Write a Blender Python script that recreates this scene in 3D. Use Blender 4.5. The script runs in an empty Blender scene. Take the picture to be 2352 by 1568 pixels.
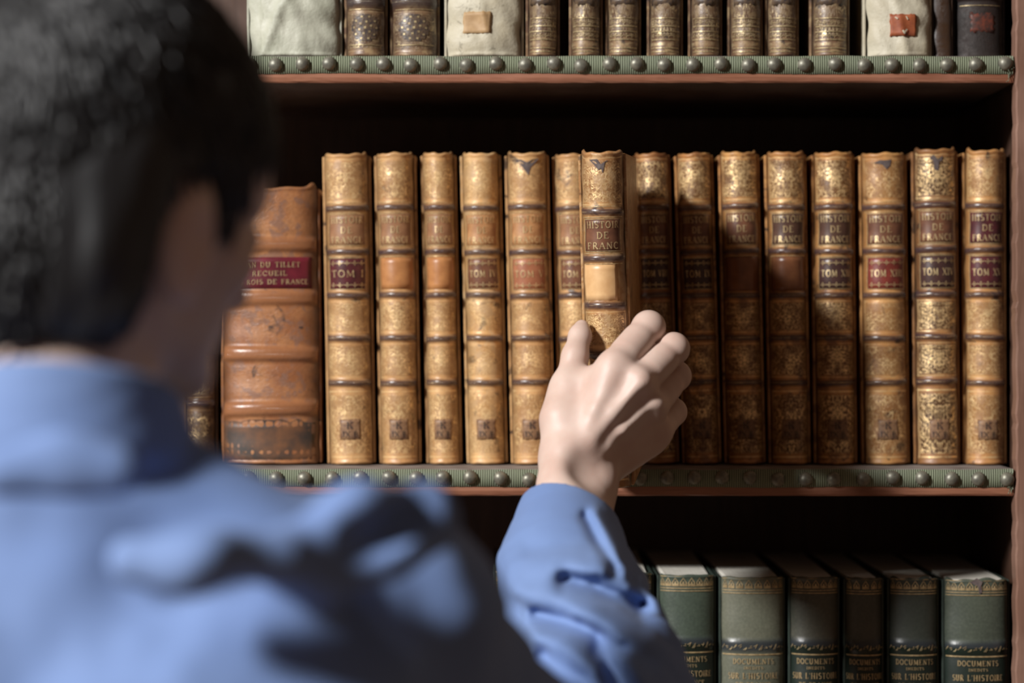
import bpy, math, random
import numpy as np
from mathutils import Vector, Matrix

# ------------------------------------------------------------ camera, light, exposure
S = bpy.context.scene
COL = S.collection
ZC = 1.5                      # eye height above the floor
D0 = 1.87                     # camera to the row of spines (Y = 0)
FPX = 5610.0                  # focal length in pixels of a 2352 px wide frame
cam = bpy.data.cameras.new('camera'); camo = bpy.data.objects.new('camera', cam); COL.objects.link(camo)
camo.location = (0, -D0, ZC); camo.rotation_euler = (math.pi/2, 0, 0)
cam.sensor_width = 36; cam.lens = 36*FPX/2352
cam.dof.use_dof = True; cam.dof.focus_distance = 1.735; cam.dof.aperture_fstop = 3.4
cam.clip_start = 0.05
S.camera = camo
S.view_settings.view_transform = 'Standard'; S.view_settings.look = 'None'
S.view_settings.gamma = 1; S.view_settings.use_curve_mapping = False
S.view_settings.exposure = 0.0
W = bpy.data.worlds.new('room_light'); S.world = W; W.use_nodes = True
W.node_tree.nodes['Background'].inputs[0].default_value = (1.0, 0.64, 0.44, 1)
W.node_tree.nodes['Background'].inputs[1].default_value = 0.100
KEY_DIR = Vector((-1.0, -0.98, 0.66)).normalized()
kl = bpy.data.lights.new('window_daylight', 'AREA'); kl.shape = 'RECTANGLE'; kl.size = 0.40; kl.size_y = 0.58
kl.energy = 310; kl.color = (1.0, 0.985, 0.97)
ko = bpy.data.objects.new('window_daylight', kl); COL.objects.link(ko)
ko.location = Vector((0.05, 0, ZC)) + KEY_DIR*4.6
ko.rotation_euler = KEY_DIR.to_track_quat('Z', 'Y').to_euler()

rnd = random.Random(4)

def P(px, py, Y):
    d = (Y + D0)/FPX
    return np.array([(px-1176)*d, Y, (784-py)*d])

# ------------------------------------------------------------ object helpers
def empty(name, loc=(0, 0, 0), rot=(0, 0, 0)):
    o = bpy.data.objects.new(name, None); COL.objects.link(o); o.location = loc; o.rotation_euler = rot
    o.empty_display_size = 0.02
    return o
def tag(o, label=None, cat=None, group=None, kind=None):
    if label: o['label'] = label
    if cat: o['category'] = cat
    if group: o['group'] = group
    if kind: o['kind'] = kind
    return o
def mesh_obj(name, verts, faces, mats, parent=None, smooth=True, midx=None, attrs=None):
    me = bpy.data.meshes.new(name)
    me.from_pydata([tuple(v) for v in verts], [], [tuple(f) for f in faces])
    for m in (mats if isinstance(mats, (list, tuple)) else [mats]): me.materials.append(m)
    if smooth: me.polygons.foreach_set('use_smooth', [True]*len(me.polygons))
    if midx is not None: me.polygons.foreach_set('material_index', list(midx))
    if attrs:
        for k, v in attrs.items():
            a = me.attributes.new(k, 'FLOAT', 'POINT'); a.data.foreach_set('value', np.asarray(v, dtype=np.float32))
    me.update()
    o = bpy.data.objects.new(name, me); COL.objects.link(o)
    if parent: o.parent = parent
    return o

class MB:
    def __init__(s): s.v = []; s.f = []; s.m = []
    def add(s, vs, fs, m=0):
        b = len(s.v); s.v += [tuple(v) for v in vs]; s.f += [tuple(i+b for i in f) for f in fs]; s.m += [m]*len(fs)
    def box(s, x0, x1, y0, y1, z0, z1, m=0, bev=0.0):
        if bev <= 0:
            s.add([(x, y, z) for z in (z0, z1) for y in (y0, y1) for x in (x0, x1)],
                  [(0, 2, 3, 1), (4, 5, 7, 6), (0, 1, 5, 4), (2, 6, 7, 3), (0, 4, 6, 2), (1, 3, 7, 5)], m); return
        # chamfered box
        c = ((x0+x1)/2, (y0+y1)/2, (z0+z1)/2); h = ((x1-x0)/2, (y1-y0)/2, (z1-z0)/2)
        vs = []; idx = {}
        for sx in (-1, 1):
            for sy in (-1, 1):
                for sz in (-1, 1):
                    sg = (sx, sy, sz)
                    for a in range(3):
                        p = [c[i]+sg[i]*(h[i]-(0 if i == a else bev)) for i in range(3)]
                        idx[(sg, a)] = len(vs); vs.append(p)
        fs = []
        for a in range(3):
            b, d = (a+1) % 3, (a+2) % 3
            for sa in (-1, 1):
                q = []
                for (sb, sd) in ((-1, -1), (1, -1), (1, 1), (-1, 1)):
                    sg = [0, 0, 0]; sg[a] = sa; sg[b] = sb; sg[d] = sd
                    q.append(idx[(tuple(sg), a)])
                fs.append(q if sa > 0 else q[::-1])
            for sb in (-1, 1):
                for sd in (-1, 1):
                    q = []
                    sg = [0, 0, 0]; sg[b] = sb; sg[d] = sd
                    s0 = list(sg); s0[a] = -1; s1 = list(sg); s1[a] = 1
                    q = [idx[(tuple(s0), b)], idx[(tuple(s1), b)], idx[(tuple(s1), d)], idx[(tuple(s0), d)]]
                    fs.append(q if sb*sd > 0 else q[::-1])
        for sx in (-1, 1):
            for sy in (-1, 1):
                for sz in (-1, 1):
                    q = [idx[((sx, sy, sz), a)] for a in range(3)]
                    fs.append(q if sx*sy*sz > 0 else q[::-1])
        s.add(vs, fs, m)
    def tube(s, pts, r, n=6, m=0):
        pts = [Vector(p) for p in pts]; rs = r if isinstance(r, (list, tuple)) else [r]*len(pts)
        vs = []
        for i, p in enumerate(pts):
            t = (pts[min(i+1, len(pts)-1)]-pts[max(i-1, 0)]).normalized()
            a = t.orthogonal().normalized() if i == 0 else (a - t*a.dot(t)).normalized()
            b = t.cross(a)
            for k in range(n):
                an = 2*math.pi*k/n; vs.append(p+(a*math.cos(an)+b*math.sin(an))*rs[i])
        fs = [(i*n+k, i*n+(k+1) % n, (i+1)*n+(k+1) % n, (i+1)*n+k) for i in range(len(pts)-1) for k in range(n)]
        fs += [tuple(range(n))[::-1], tuple(range((len(pts)-1)*n, len(pts)*n))]
        s.add(vs, fs, m)
    def build(s, name, mats, parent=None, smooth=False):
        return mesh_obj(name, s.v, s.f, mats, parent, smooth, s.m)

# ------------------------------------------------------------ material helpers
class NT:
    def __init__(s, name):
        s.mat = bpy.data.materials.new(name); s.mat.use_nodes = True; s.t = s.mat.node_tree
        s.b = s.t.nodes['Principled BSDF']
        s.tc = s.t.nodes.new('ShaderNodeTexCoord')
    def link(s, a, b): s.t.links.new(a, b)
    def n(s, ty, **kw):
        x = s.t.nodes.new(ty)
        for k, v in kw.items(): setattr(x, k, v)
        return x
    def setin(s, sock, v):
        if hasattr(v, 'is_linked') or hasattr(v, 'links'): s.link(v, sock)
        else: sock.default_value = v
    def math(s, op, a, b=0.0, c=None, clamp=False):
        x = s.n('ShaderNodeMath', operation=op, use_clamp=clamp)
        s.setin(x.inputs[0], a); s.setin(x.inputs[1], b)
        if c is not None: s.setin(x.inputs[2], c)
        return x.outputs[0]
    def mapr(s, v, a, b, c=0.0, d=1.0):
        x = s.n('ShaderNodeMapRange'); s.setin(x.inputs[0], v)
        for i, k in enumerate((a, b, c, d)): s.setin(x.inputs[i+1], k)
        return x.outputs[0]
    def mix(s, f, a, b, mode='MIX'):
        x = s.n('ShaderNodeMix', data_type='RGBA', blend_type=mode)
        s.setin(x.inputs[0], f)
        for i, c in ((6, a), (7, b)):
            if isinstance(c, tuple): x.inputs[i].default_value = (*c[:3], 1)
            else: s.link(c, x.inputs[i])
        return x.outputs[2]
    def coord(s, scale=(1, 1, 1), off=(0, 0, 0), src='Object', vec=None):
        m = s.n('ShaderNodeMapping'); s.link(vec if vec is not None else s.tc.outputs[src], m.inputs[0])
        m.inputs['Scale'].default_value = scale; m.inputs['Location'].default_value = off
        return m.outputs[0]
    def noise(s, vec, sc, det=4, rough=.55, dist=0.0):
        x = s.n('ShaderNodeTexNoise'); s.link(vec, x.inputs['Vector'])
        x.inputs['Scale'].default_value = sc; x.inputs['Detail'].default_value = det
        x.inputs['Roughness'].default_value = rough; x.inputs['Distortion'].default_value = dist
        return x.outputs[0]
    def voro(s, vec, sc, feature='F1'):
        x = s.n('ShaderNodeTexVoronoi', feature=feature); s.link(vec, x.inputs['Vector']); x.inputs['Scale'].default_value = sc
        return x.outputs['Distance']
    def attr(s, name):
        x = s.n('ShaderNodeAttribute', attribute_name=name); return x.outputs['Fac']
    def bump(s, h, strength=.3, dist=.001, prev=None):
        x = s.n('ShaderNodeBump'); s.setin(x.inputs['Height'], h)
        x.inputs['Strength'].default_value = strength; x.inputs['Distance'].default_value = dist
        if prev is not None: s.link(prev, x.inputs['Normal'])
        return x.outputs[0]
    def out(s, color=None, rough=None, metal=None, normal=None, spec=None):
        for k, v in (('Base Color', color), ('Roughness', rough), ('Metallic', metal), ('Normal', normal), ('Specular IOR Level', spec)):
            if v is None: continue
            if isinstance(v, tuple): s.b.inputs[k].default_value = (*v, 1)
            else: s.setin(s.b.inputs[k], v)
        return s.mat

def wood(name, c1, c2, axis='x', rough=.5, spec=.5):
    t = NT(name)
    sc = {'x': (3, 60, 60), 'z': (60, 60, 3)}[axis]
    v = t.coord(sc)
    g = t.noise(v, 3.0, 6, .65, .6); f = t.noise(t.coord(), 22, 4)
    c = t.mix(t.mapr(g, .35, .65), c1, c2)
    c = t.mix(t.mapr(f, .45, .75, 0, .45), c, tuple(min(1, k*1.9+.03) for k in c1))
    return t.out(c, t.mapr(f, .3, .7, rough-.1, rough+.15), normal=t.bump(g, .35, .0006), spec=spec)

def leather(name, base, dark, gold=(.98, .70, .35), seed=0.0, band=(.048, .028, .033), gildamt=1.0, wear=.5, spots=.5,
            rough=.36, worn=None, ground=.45):
    t = NT(name)
    off = (seed*3.7, seed*1.3, seed*7.1)
    o = t.coord(off=off)
    pu, pv, gi, ba = t.attr('pu'), t.attr('pv'), t.attr('gild'), t.attr('band')
    big = t.noise(o, 38, 5, .6); fine = t.noise(o, 260, 5, .65); blot = t.noise(o, 95, 4, .6, .5)
    c = t.mix(t.mapr(big, .36, .62), base, dark)
    c = t.mix(t.mapr(fine, .42, .72, 0, .38), c, tuple(k*.5 for k in dark))
    if worn: c = t.mix(t.mapr(blot, .52, .60, 0, .8), c, worn)
    # dark ink-like spots and rubs
    c = t.mix(t.mapr(t.noise(o, 70, 3, .5, 1.0), .66-.10*spots, .74-.10*spots, 0, .85), c, (.030, .020, .018))
    # spine joints: rubbed-in leather, plus painted shade where books meet
    au = t.math('ABSOLUTE', pu)
    c = t.mix(t.mapr(au, .50, .95, 0, .88), c, tuple(k*.30 for k in dark))
    # tooling
    cb = t.n('ShaderNodeCombineXYZ'); t.link(au, cb.inputs[0]); t.link(pv, cb.inputs[1]); cb.inputs[2].default_value = seed
    pc = cb.outputs[0]
    wob = t.coord(scale=(1.35, 1.1, 1), vec=pc)
    n1 = t.noise(wob, 4.6, 1, .5, .9)
    scroll = t.mapr(t.math('ABSOLUTE', t.math('SUBTRACT', n1, .5)), .018, .034, 1, 0)
    n2 = t.noise(t.coord(scale=(1.35, 1.1, 1), off=(4, 2, 1), vec=pc), 5.2, 1, .5, .4)
    scroll2 = t.mapr(t.math('ABSOLUTE', t.math('SUBTRACT', n2, .5)), .016, .032, 1, 0)
    dots = t.mapr(t.voro(t.coord(scale=(1.4, 1.1, 1), vec=pc), 7.5), .20, .27, 1, 0)
    r = t.math('SQRT', t.math('ADD', t.math('POWER', t.math('MULTIPLY', au, 1.15), 2.0), t.math('POWER', pv, 2.0)))
    ang = t.math('ARCTAN2', pv, t.math('MULTIPLY', au, 1.15))
    pet = t.math('MULTIPLY_ADD', t.math('COSINE', t.math('MULTIPLY', ang, 6.0)), .09, .26)
    flower = t.mapr(t.math('ABSOLUTE', t.math('SUBTRACT', r, pet)), .035, .06, 1, 0)
    core = t.mapr(r, .08, .11, 1, 0)
    orn = t.math('MAXIMUM', t.math('MAXIMUM', scroll, scroll2), t.math('MAXIMUM', dots, t.math('MAXIMUM', flower, core)))
    inner = t.math('MULTIPLY', t.mapr(au, .72, .80, 1, 0), t.mapr(t.math('ABSOLUTE', pv), .74, .80, 1, 0))
    orn = t.math('MULTIPLY', orn, inner)
    # double fillets round each panel
    av = t.math('ABSOLUTE', pv)
    l1 = t.mapr(t.math('ABSOLUTE', t.math('SUBTRACT', av, .87)), .012, .03, 1, 0)
    l2 = t.mapr(t.math('ABSOLUTE', t.math('SUBTRACT', au, .83)), .012, .03, 1, 0)
    lines = t.math('MULTIPLY', t.math('MAXIMUM', t.math('MULTIPLY', l1, t.mapr(au, .86, .9, 1, 0)),
                                      t.math('MULTIPLY', l2, t.mapr(av, .9, .93, 1, 0))), .8)
    g = t.math('MULTIPLY', t.math('MAXIMUM', orn, lines), gi)
    wearn = t.mapr(blot, .40-.18*(1-wear), .60-.18*(1-wear), 1, .12)
    g = t.math('MULTIPLY', t.math('MULTIPLY', g, wearn), gildamt, clamp=True)
    # ground between the gold is a little darker than plain calf
    c = t.mix(t.math('MULTIPLY', t.math('MULTIPLY', gi, inner), ground), c, tuple(k*.30 for k in dark))
    c = t.mix(t.math('MULTIPLY', ba, t.mapr(fine, .3, .75, 1.0, .80)), c, band)
    c = t.mix(g, c, gold)
    rg = t.mapr(fine, .3, .7, rough-.06, rough+.2)
    rg = t.mix(ba, rg, (.27, .27, .27))
    rg = t.mix(g, rg, (.34, .34, .34))
    nrm = t.bump(t.math('ADD', fine, t.math('MULTIPLY', big, .8)), .45, .0006)
    nrm = t.bump(orn, .35, .00035, nrm)
    return t.out(c, rg, t.math('MULTIPLY', g, .55), nrm, spec=.6)

def plain(name, c, c2=None, rough=.5, metal=0.0, sc=120, bump=.2, spec=.5):
    t = NT(name); o = t.coord(); n = t.noise(o, sc, 4)
    col = t.mix(t.mapr(n, .35, .65), c, c2 or tuple(k*.6 for k in c))
    return t.out(col, rough, metal, t.bump(n, bump, .0005), spec)

M = {}
M['gold'] = plain('gilt_lettering', (.86, .68, .38), (.52, .36, .17), .32, .45, 400)
M['gold_dim'] = plain('worn_gilt', (.52, .41, .22), (.24, .17, .09), .42, .35, 300)
M['ink'] = plain('black_ink', (.012, .011, .012), (.03, .025, .025), .5)
M['lab_brown'] = plain('brown_label', (.20, .085, .045), (.12, .05, .03), .33)
M['lab_red'] = plain('red_label', (.22, .038, .026), (.13, .028, .022), .36)
M['lab_umber'] = plain('umber_label', (.105, .052, .034), (.07, .035, .025), .33)
M['lab_mid'] = plain('mid_brown_label', (.34, .175, .088), (.25, .12, .06), .36)
M['lab_dull'] = plain('dull_red_label', (.38, .15, .075), (.28, .10, .05), .4)
M['lab_maroon'] = plain('maroon_label', (.115, .024, .028), (.06, .018, .02), .32)
M['lab_dark'] = plain('dark_label', (.070, .032, .028), (.045, .022, .020), .32)
M['lab_folio'] = plain('crimson_label', (.17, .018, .030), (.09, .012, .02), .36, sc=60)
M['lab_tan'] = plain('tan_label', (.50, .26, .11), (.33, .15, .06), .45)
M['shelfmark'] = plain('shelfmark_paper', (.13, .062, .035), (.33, .19, .095), .5, sc=230)
M['paper'] = None
t = NT('page_edges'); o = t.coord((900, 4, 4)); n = t.noise(o, 1.0, 2); n2 = t.noise(t.coord(), 60, 4)
M['paper'] = t.out(t.mix(t.mapr(n2, .3, .7), (.74, .71, .63), (.58, .55, .47)), .8, normal=t.bump(n, .5, .0006))
M['shelf_wood'] = wood('shelf_wood', (.20, .075, .042), (.33, .145, .085), 'x', .42)
M['stile_wood'] = wood('stile_wood', (.150, .078, .052), (.225, .122, .086), 'z', .5)
M['dark_wood'] = wood('dark_wood', (.050, .024, .015), (.090, .045, .028), 'z', .5)
M['dusty'] = plain('dusty_shelf_top', (.30, .27, .25), (.16, .13, .115), .7, sc=40)
t = NT('green_ribbed_ribbon')
wv = t.n('ShaderNodeTexWave', wave_type='BANDS', bands_direction='X', wave_profile='SIN'); t.link(t.coord(), wv.inputs[0])
wv.inputs['Scale'].default_value = 190; wv.inputs['Distortion'].default_value = .6; wv.inputs['Detail'].default_value = 1
nz = t.noise(t.coord(), 30, 4)
cc = t.mix(wv.outputs['Fac'], (.055, .075, .038), (.33, .36, .24))
cc = t.mix(t.mapr(nz, .4, .7, 0, .5), cc, (.17, .19, .14))
M['ribbon'] = t.out(cc, .75, normal=t.bump(wv.outputs['Fac'], .8, .0008))
M['nail'] = plain('aged_brass_nail', (.27, .26, .20), (.14, .135, .11), .46, .45, 160, .3)
M['floor'] = wood('floor_boards', (.10, .055, .03), (.16, .09, .05), 'x', .5)

# ------------------------------------------------------------ lettering drawn as strokes
def arc(cx, cy, rx, ry, a0, a1, n=10):
    return [(cx+rx*math.cos(math.radians(a0+(a1-a0)*i/n)), cy+ry*math.sin(math.radians(a0+(a1-a0)*i/n))) for i in range(n+1)]
T_, t_ = .17, .075
def sf(x, y, w=.13): return (t_, [(x-w, y), (x+w, y)])
GL = {
 'A': (.80, [(t_, [(.05, 0), (.40, 1)]), (T_, [(.40, 1), (.72, 0)]), (t_, [(.18, .36), (.58, .36)]), sf(.06, 0), sf(.72, 0)]),
 'B': (.68, [(T_, [(.15, 0), (.15, 1)]), (T_*.8, [(.15, 1)]+arc(.33, .76, .2, .24, 90, -90)+[(.15, .52)]), (T_*.8, [(.15, .52)]+arc(.36, .26, .24, .26, 90, -90)+[(.15, 0)])]),
 'C': (.74, [(T_*.85, arc(.42, .5, .34, .5, 45, 315, 16)), (t_, [(.66, .72), (.68, .98)])]),
 'D': (.80, [(T_, [(.15, 0), (.15, 1)]), (t_, [(.02, 1), (.3, 1)]), (t_, [(.02, 0), (.3, 0)]), (T_*.85, arc(.3, .5, .40, .49, 90, -90, 14))]),
 'E': (.68, [(T_, [(.15, 0), (.15, 1)]), (t_, [(.02, 1), (.58, 1), (.58, .8)]), (t_, [(.02, 0), (.6, 0), (.62, .22)]), (t_, [(.15, .52), (.45, .52)])]),
 'F': (.64, [(T_, [(.15, 0), (.15, 1)]), (t_, [(.02, 1), (.56, 1), (.56, .78)]), (t_, [(.15, .52), (.45, .52)]), sf(.15, 0)]),
 'G': (.78, [(T_*.85, arc(.42, .5, .34, .5, 45, 325, 16)), (T_, [(.68, .05), (.68, .42)]), (t_, [(.5, .42), (.76, .42)])]),
 'H': (.84, [(T_, [(.16, 0), (.16, 1)]), (T_, [(.68, 0), (.68, 1)]), (t_, [(.16, .5), (.68, .5)]), sf(.16, 0), sf(.16, 1), sf(.68, 0), sf(.68, 1)]),
 'I': (.36, [(T_, [(.18, 0), (.18, 1)]), sf(.18, 0), sf(.18, 1)]),
 'J': (.46, [(T_, [(.30, 1), (.30, .2)]+arc(.16, .2, .14, .2, 0, -120, 6)), sf(.30, 1)]),
 'K': (.80, [(T_, [(.16, 0), (.16, 1)]), (t_, [(.66, 1), (.2, .45)]), (T_, [(.32, .6), (.70, 0)]), sf(.16, 0), sf(.16, 1), sf(.64, 1), sf(.68, 0)]),
 'L': (.64, [(T_, [(.15, 0), (.15, 1)]), (t_, [(.02, 0), (.56, 0), (.58, .24)]), sf(.15, 1)]),
 'M': (.98, [(t_, [(.14, 0), (.16, 1)]), (T_, [(.16, 1), (.48, .1)]), (t_, [(.48, .1), (.80, 1)]), (T_, [(.80, 1), (.82, 0)]), sf(.14, 0), sf(.82, 0)]),
 'N': (.86, [(t_, [(.15, 0), (.15, 1)]), (T_, [(.15, 1), (.70, 0)]), (t_, [(.70, 0), (.70, 1)]), sf(.15, 0), sf(.70, 1)]),
 'O': (.84, [(T_*.85, arc(.42, .5, .34, .5, 0, 360, 20))]),
 'P': (.64, [(T_, [(.15, 0), (.15, 1)]), (T_*.8, [(.15, 1)]+arc(.32, .75, .22, .25, 90, -90)+[(.15, .5)]), sf(.15, 0)]),
 'R': (.76, [(T_, [(.15, 0), (.15, 1)]), (T_*.8, [(.15, 1)]+arc(.32, .75, .22, .25, 90, -90)+[(.15, .5)]), (T_, [(.32, .5), (.66, 0)]), sf(.15, 0), sf(.66, 0, .09)]),
 'S': (.62, [(T_*.85, arc(.31, .75, .22, .24, 40, 270, 10)+arc(.31, .26, .24, .25, 90, -140, 10))]),
 'T': (.76, [(T_, [(.38, 0), (.38, 1)]), (t_, [(.06, .8), (.06, 1), (.70, 1), (.70, .8)]), sf(.38, 0)]),
 'U': (.80, [(T_, [(.16, 1), (.16, .3)]+arc(.40, .3, .24, .3, 180, 360, 10)+[(.64, 1)]), sf(.16, 1), sf(.64, 1)]),
 'V': (.78, [(T_, [(.08, 1), (.38, 0)]), (t_, [(.38, 0), (.68, 1)]), sf(.1, 1), sf(.68, 1)]),
 'X': (.78, [(T_, [(.08, 1), (.68, 0)]), (t_, [(.68, 1), (.08, 0)]), sf(.1, 1), sf(.68, 0), sf(.1, 0), sf(.66, 1)]),
 'Y': (.76, [(T_, [(.06, 1), (.38, .5), (.38, 0)]), (t_, [(.70, 1), (.38, .5)]), sf(.38, 0)]),
 "'": (.2, [(t_, [(.1, 1), (.08, .75)])]), '.': (.25, [(T_, [(.08, .05), (.18, .05)])]), ' ': (.45, []),
 '2': (.6, [(T_*.7, arc(.28, .74, .2, .25, 160, -30, 8)+[(.05, .04), (.55, .04)])]),
}
def strokes_to_mesh(mb, strokes, mp, m=0):
    """strokes: list of (width, [(s, z)...]) in metres; mp maps (s, z) to 3D"""
    for w, pl in strokes:
        pts = []
        for i in range(len(pl)-1):
            (x0, y0), (x1, y1) = pl[i], pl[i+1]
            k = max(1, int(math.hypot(x1-x0, y1-y0)/.002))
            for j in range(k): pts.append((x0+(x1-x0)*j/k, y0+(y1-y0)*j/k))
        pts.append(pl[-1])
        vs = []
        for i, (x, y) in enumerate(pts):
            a = pts[max(0, i-1)]; b = pts[min(len(pts)-1, i+1)]
            dx, dy = b[0]-a[0], b[1]-a[1]; L = math.hypot(dx, dy) or 1
            nx, ny = -dy/L*w/2, dx/L*w/2
            vs += [mp(x+nx, y+ny), mp(x-nx, y-ny)]
        mb.add(vs, [(2*i, 2*i+1, 2*i+3, 2*i+2) for i in range(len(pts)-1)], m)
def text_strokes(s, cx, z, h, width=None, gap=.14):
    adv = [GL[c][0]+gap for c in s]; tot = sum(adv)-gap
    sx = (width/tot if width else h)
    x = cx-tot*sx/2; out = []
    for c, a in zip(s, adv):
        for w, pl in GL[c][1]:
            out.append((max(w*h*.80, .00028), [(x+px*sx, z+py*h) for px, py in pl]))
        x += a*sx
    return out

# ------------------------------------------------------------ books
def spine_fn(w, bulge, PH=math.radians(76)):
    a = (w/2-.0020)/math.sin(PH); kb = bulge/(1-math.cos(PH))
    def prof(u, off=0.0, z=None):
        if z is not None: off += prof.wob(u, z)
        ph = u*PH
        x = a*math.sin(ph); y = kb*(1-math.cos(ph))
        tx, ty = a*math.cos(ph), kb*math.sin(ph); L = math.hypot(tx, ty)
        nx, ny = ty/L, -tx/L
        return x+nx*off, y+ny*off
    prof.wob = lambda u, z: 0.0
    L = 0; px, py = prof(0)
    for i in range(1, 41):
        qx, qy = prof(i/40); L += math.hypot(qx-px, qy-py); px, py = qx, qy
    return prof, L

def make_book(name, w, h, d, mat, bands=(), panels=(), bulge=.011, bamp=.0017, bh=.0045, rng=None, board_mat=None,
              capmat=None, flat_top=False, sq=.0035, wobble=.0006, paper='paper', headcap=.0012, waist=0.0):
    """origin at the foot of the spine; +Y runs into the shelf.  bands: heights; panels: gilding 0..1 per panel"""
    rng = rng or rnd
    root = empty(name)
    prof, L = spine_fn(w, bulge)
    NU = 26; step = .0009
    zs = list(np.linspace(0, h, int(h/step)+1))
    edges = [0.0]+list(bands)+[h]
    ph = [rng.uniform(0, 6.28) for _ in range(8)]; earh = [rng.uniform(.4, 2.2), rng.uniform(.4, 2.2)]
    V = []; F = []; PU = []; PV = []; GI = []; BA = []
    us = np.linspace(-1, 1, NU)
    prof.wob = lambda u, z: wobble*(math.sin(31*z/h*2+ph[2]+u)*.4+math.sin(9*z/h+ph[3]-2*u)*.6)
    tilt = [rng.uniform(-.0009, .0009) for _ in bands]; ampk = [rng.uniform(.8, 1.15) for _ in bands]
    def ztop(u):   # uneven head of the spine, little ears at the corners
        return headcap*(.35*math.sin(5*u+ph[0])+.3*math.sin(11*u+ph[1]))+ (headcap*earh[0 if u < 0 else 1]*math.exp(-((abs(u)-.88)/.10)**2) if not flat_top else 0)
    for j, z in enumerate(zs):
        ui = z/h
        for i, u in enumerate(us):
            off = 0.0; b = 0.0
            for q, bz in enumerate(bands):
                dz = (z-bz-tilt[q]*u)/(bh/2)
                g = math.exp(-dz**4*.8)
                off += bamp*ampk[q]*g*(1-.95*abs(u)**5)
                b = max(b, math.exp(-(dz/1.10)**4))
            off += prof.wob(u, z)
            e = min(z, h-z)
            off += .0010*(1-abs(u)**6)*math.exp(-((e-.0012)/.0012)**2) - .0012*math.exp(-(e/.0008)**2)
            off -= waist*math.sin(math.pi*ui)
            x, y = prof(u, off)
            zz = z + ztop(u)*max(0, (z-h+.012)/.012) - (ztop(-u)*.5)*max(0, (.008-z)/.008)
            if z < .001: zz = max(zz, 0)
            V.append((x, y, max(zz, 0)))
            k = max(i2 for i2 in range(len(edges)-1) if z >= edges[i2]-1e-9)
            lo, hi = edges[k]+(bh*.6 if k > 0 else .002), edges[k+1]-(bh*.6 if k < len(edges)-2 else .002)
            pv = (z-(lo+hi)/2)/max((hi-lo)/2, 1e-4)
            PU.append(u); PV.append(max(-1.2, min(1.2, pv)))
            GI.append(panels[k] if k < len(panels) else 0); BA.append(b)
    n = NU
    F += [(j*n+i, j*n+i+1, (j+1)*n+i+1, (j+1)*n+i) for j in range(len(zs)-1) for i in range(n-1)]
    # inner face of the spine leather, folded over head and tail
    b0 = len(V); NI = 4
    for j in range(NI):
        for i, u in enumerate(us):
            x, y = prof(u*.94, -.0016-.0006*min(j, 1)); zt = h+ztop(u)*.9-[.0002, .002, .02, h][j]
            V.append((x, y+.0003, max(zt, 0.0))); PU.append(u); PV.append(1.1); GI.append(0); BA.append(0.6 if j == 0 else .2)
    top = (len(zs)-1)*n
    F += [(top+i, top+i+1, b0+i+1, b0+i) for i in range(n-1)]
    F += [(b0+j*n+i, b0+j*n+i+1, b0+(j+1)*n+i+1, b0+(j+1)*n+i) for j in range(NI-1) for i in range(n-1)]
    F += [(b0+(NI-1)*n+i, b0+(NI-1)*n+i+1, i+1, i) for i in range(n-1)]
    cover = mesh_obj('spine', V, F, [mat], root, True, attrs={'pu': PU, 'pv': PV, 'gild': GI, 'band': BA})
    # boards
    bt = .0022
    for s in (-1, 1):
        mb = MB()
        x0, x1 = (w/2-bt, w/2) if s > 0 else (-w/2, -w/2+bt)
        mb.box(x0, x1, bulge+.0012, d, .0004, h-.0012, bev=.0006)
        o = mb.build('board', board_mat or mat, root)
        a = o.data.attributes.new('pu', 'FLOAT', 'POINT'); a.data.foreach_set('value', [.55]*len(o.data.vertices))
    # page block, rounded to follow the spine
    N = 12; V = []; F = []
    for (zz, ins) in ((sq, .0006), (sq+.0006, 0), (h-sq-.0006, 0), (h-sq, .0006)):
        for i in range(N+1):
            x, y = prof((-1+2*i/N)*.93, -.0034-ins); xx = max(-w/2+bt+.0003+ins, min(w/2-bt-.0003-ins, x))
            V.append((xx, y, zz))
        V.append((w/2-bt-.0003-ins, d-.005-ins, zz)); V.append((-w/2+bt+.0003+ins, d-.005-ins, zz))
    n = N+3
    for j in range(3): F += [(j*n+i, j*n+(i+1) % n, (j+1)*n+(i+1) % n, (j+1)*n+i) for i in range(n)]
    F += [tuple(range(n))[::-1], tuple(range(3*n, 4*n))]
    pb = mesh_obj('page_block', V, F, M[paper], root, False)
    if capmat:   # stitched headband
        for zz in (h-sq+.0008,):
            mb = MB(); mb.tube([(*prof(u*.85, -.0030), zz+.0005*math.sin(40*u)) for u in np.linspace(-1, 1, 30)], .0011, 6)
            mb.build('headband', capmat, root, True)
    return root, prof, L

def patch(root, prof, L, s0, s1, z0, z1, mat, name, off=.00022, waist=0.0, h=1.0, rag=0.0):
    N = 14; K = 6; V = []
    for j in range(K+1):
        for i in range(N+1):
            s = s0+(s1-s0)*i/N; z = z0+(z1-z0)*j/K
            if rag and (i in (0, N)): s += rnd.uniform(-rag, rag)
            if rag and (j in (0, K)): z += rnd.uniform(-rag, rag)
            x, y = prof(s/L, off, z); V.append((x, y, z))
    F = [(j*(N+1)+i, j*(N+1)+i+1, (j+1)*(N+1)+i+1, (j+1)*(N+1)+i) for j in range(K) for i in range(N)]
    e = len(V)   # give the label real thickness
    for j in range(K+1):
        for i in range(N+1):
            s = s0+(s1-s0)*i/N; z = z0+(z1-z0)*j/K
            x, y = prof(s/L, off-.0010, z); V.append((x, y, z))
    rim = [i for i in range(N+1)]+[j*(N+1)+N for j in range(1, K+1)]+[K*(N+1)+i for i in range(N-1, -1, -1)]+[j*(N+1) for j in range(K-1, 0, -1)]
    F += [(rim[(k+1) % len(rim)], rim[k], rim[k]+e, rim[(k+1) % len(rim)]+e) for k in range(len(rim))]
    return mesh_obj(name, V, F, mat, root, True)

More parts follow.
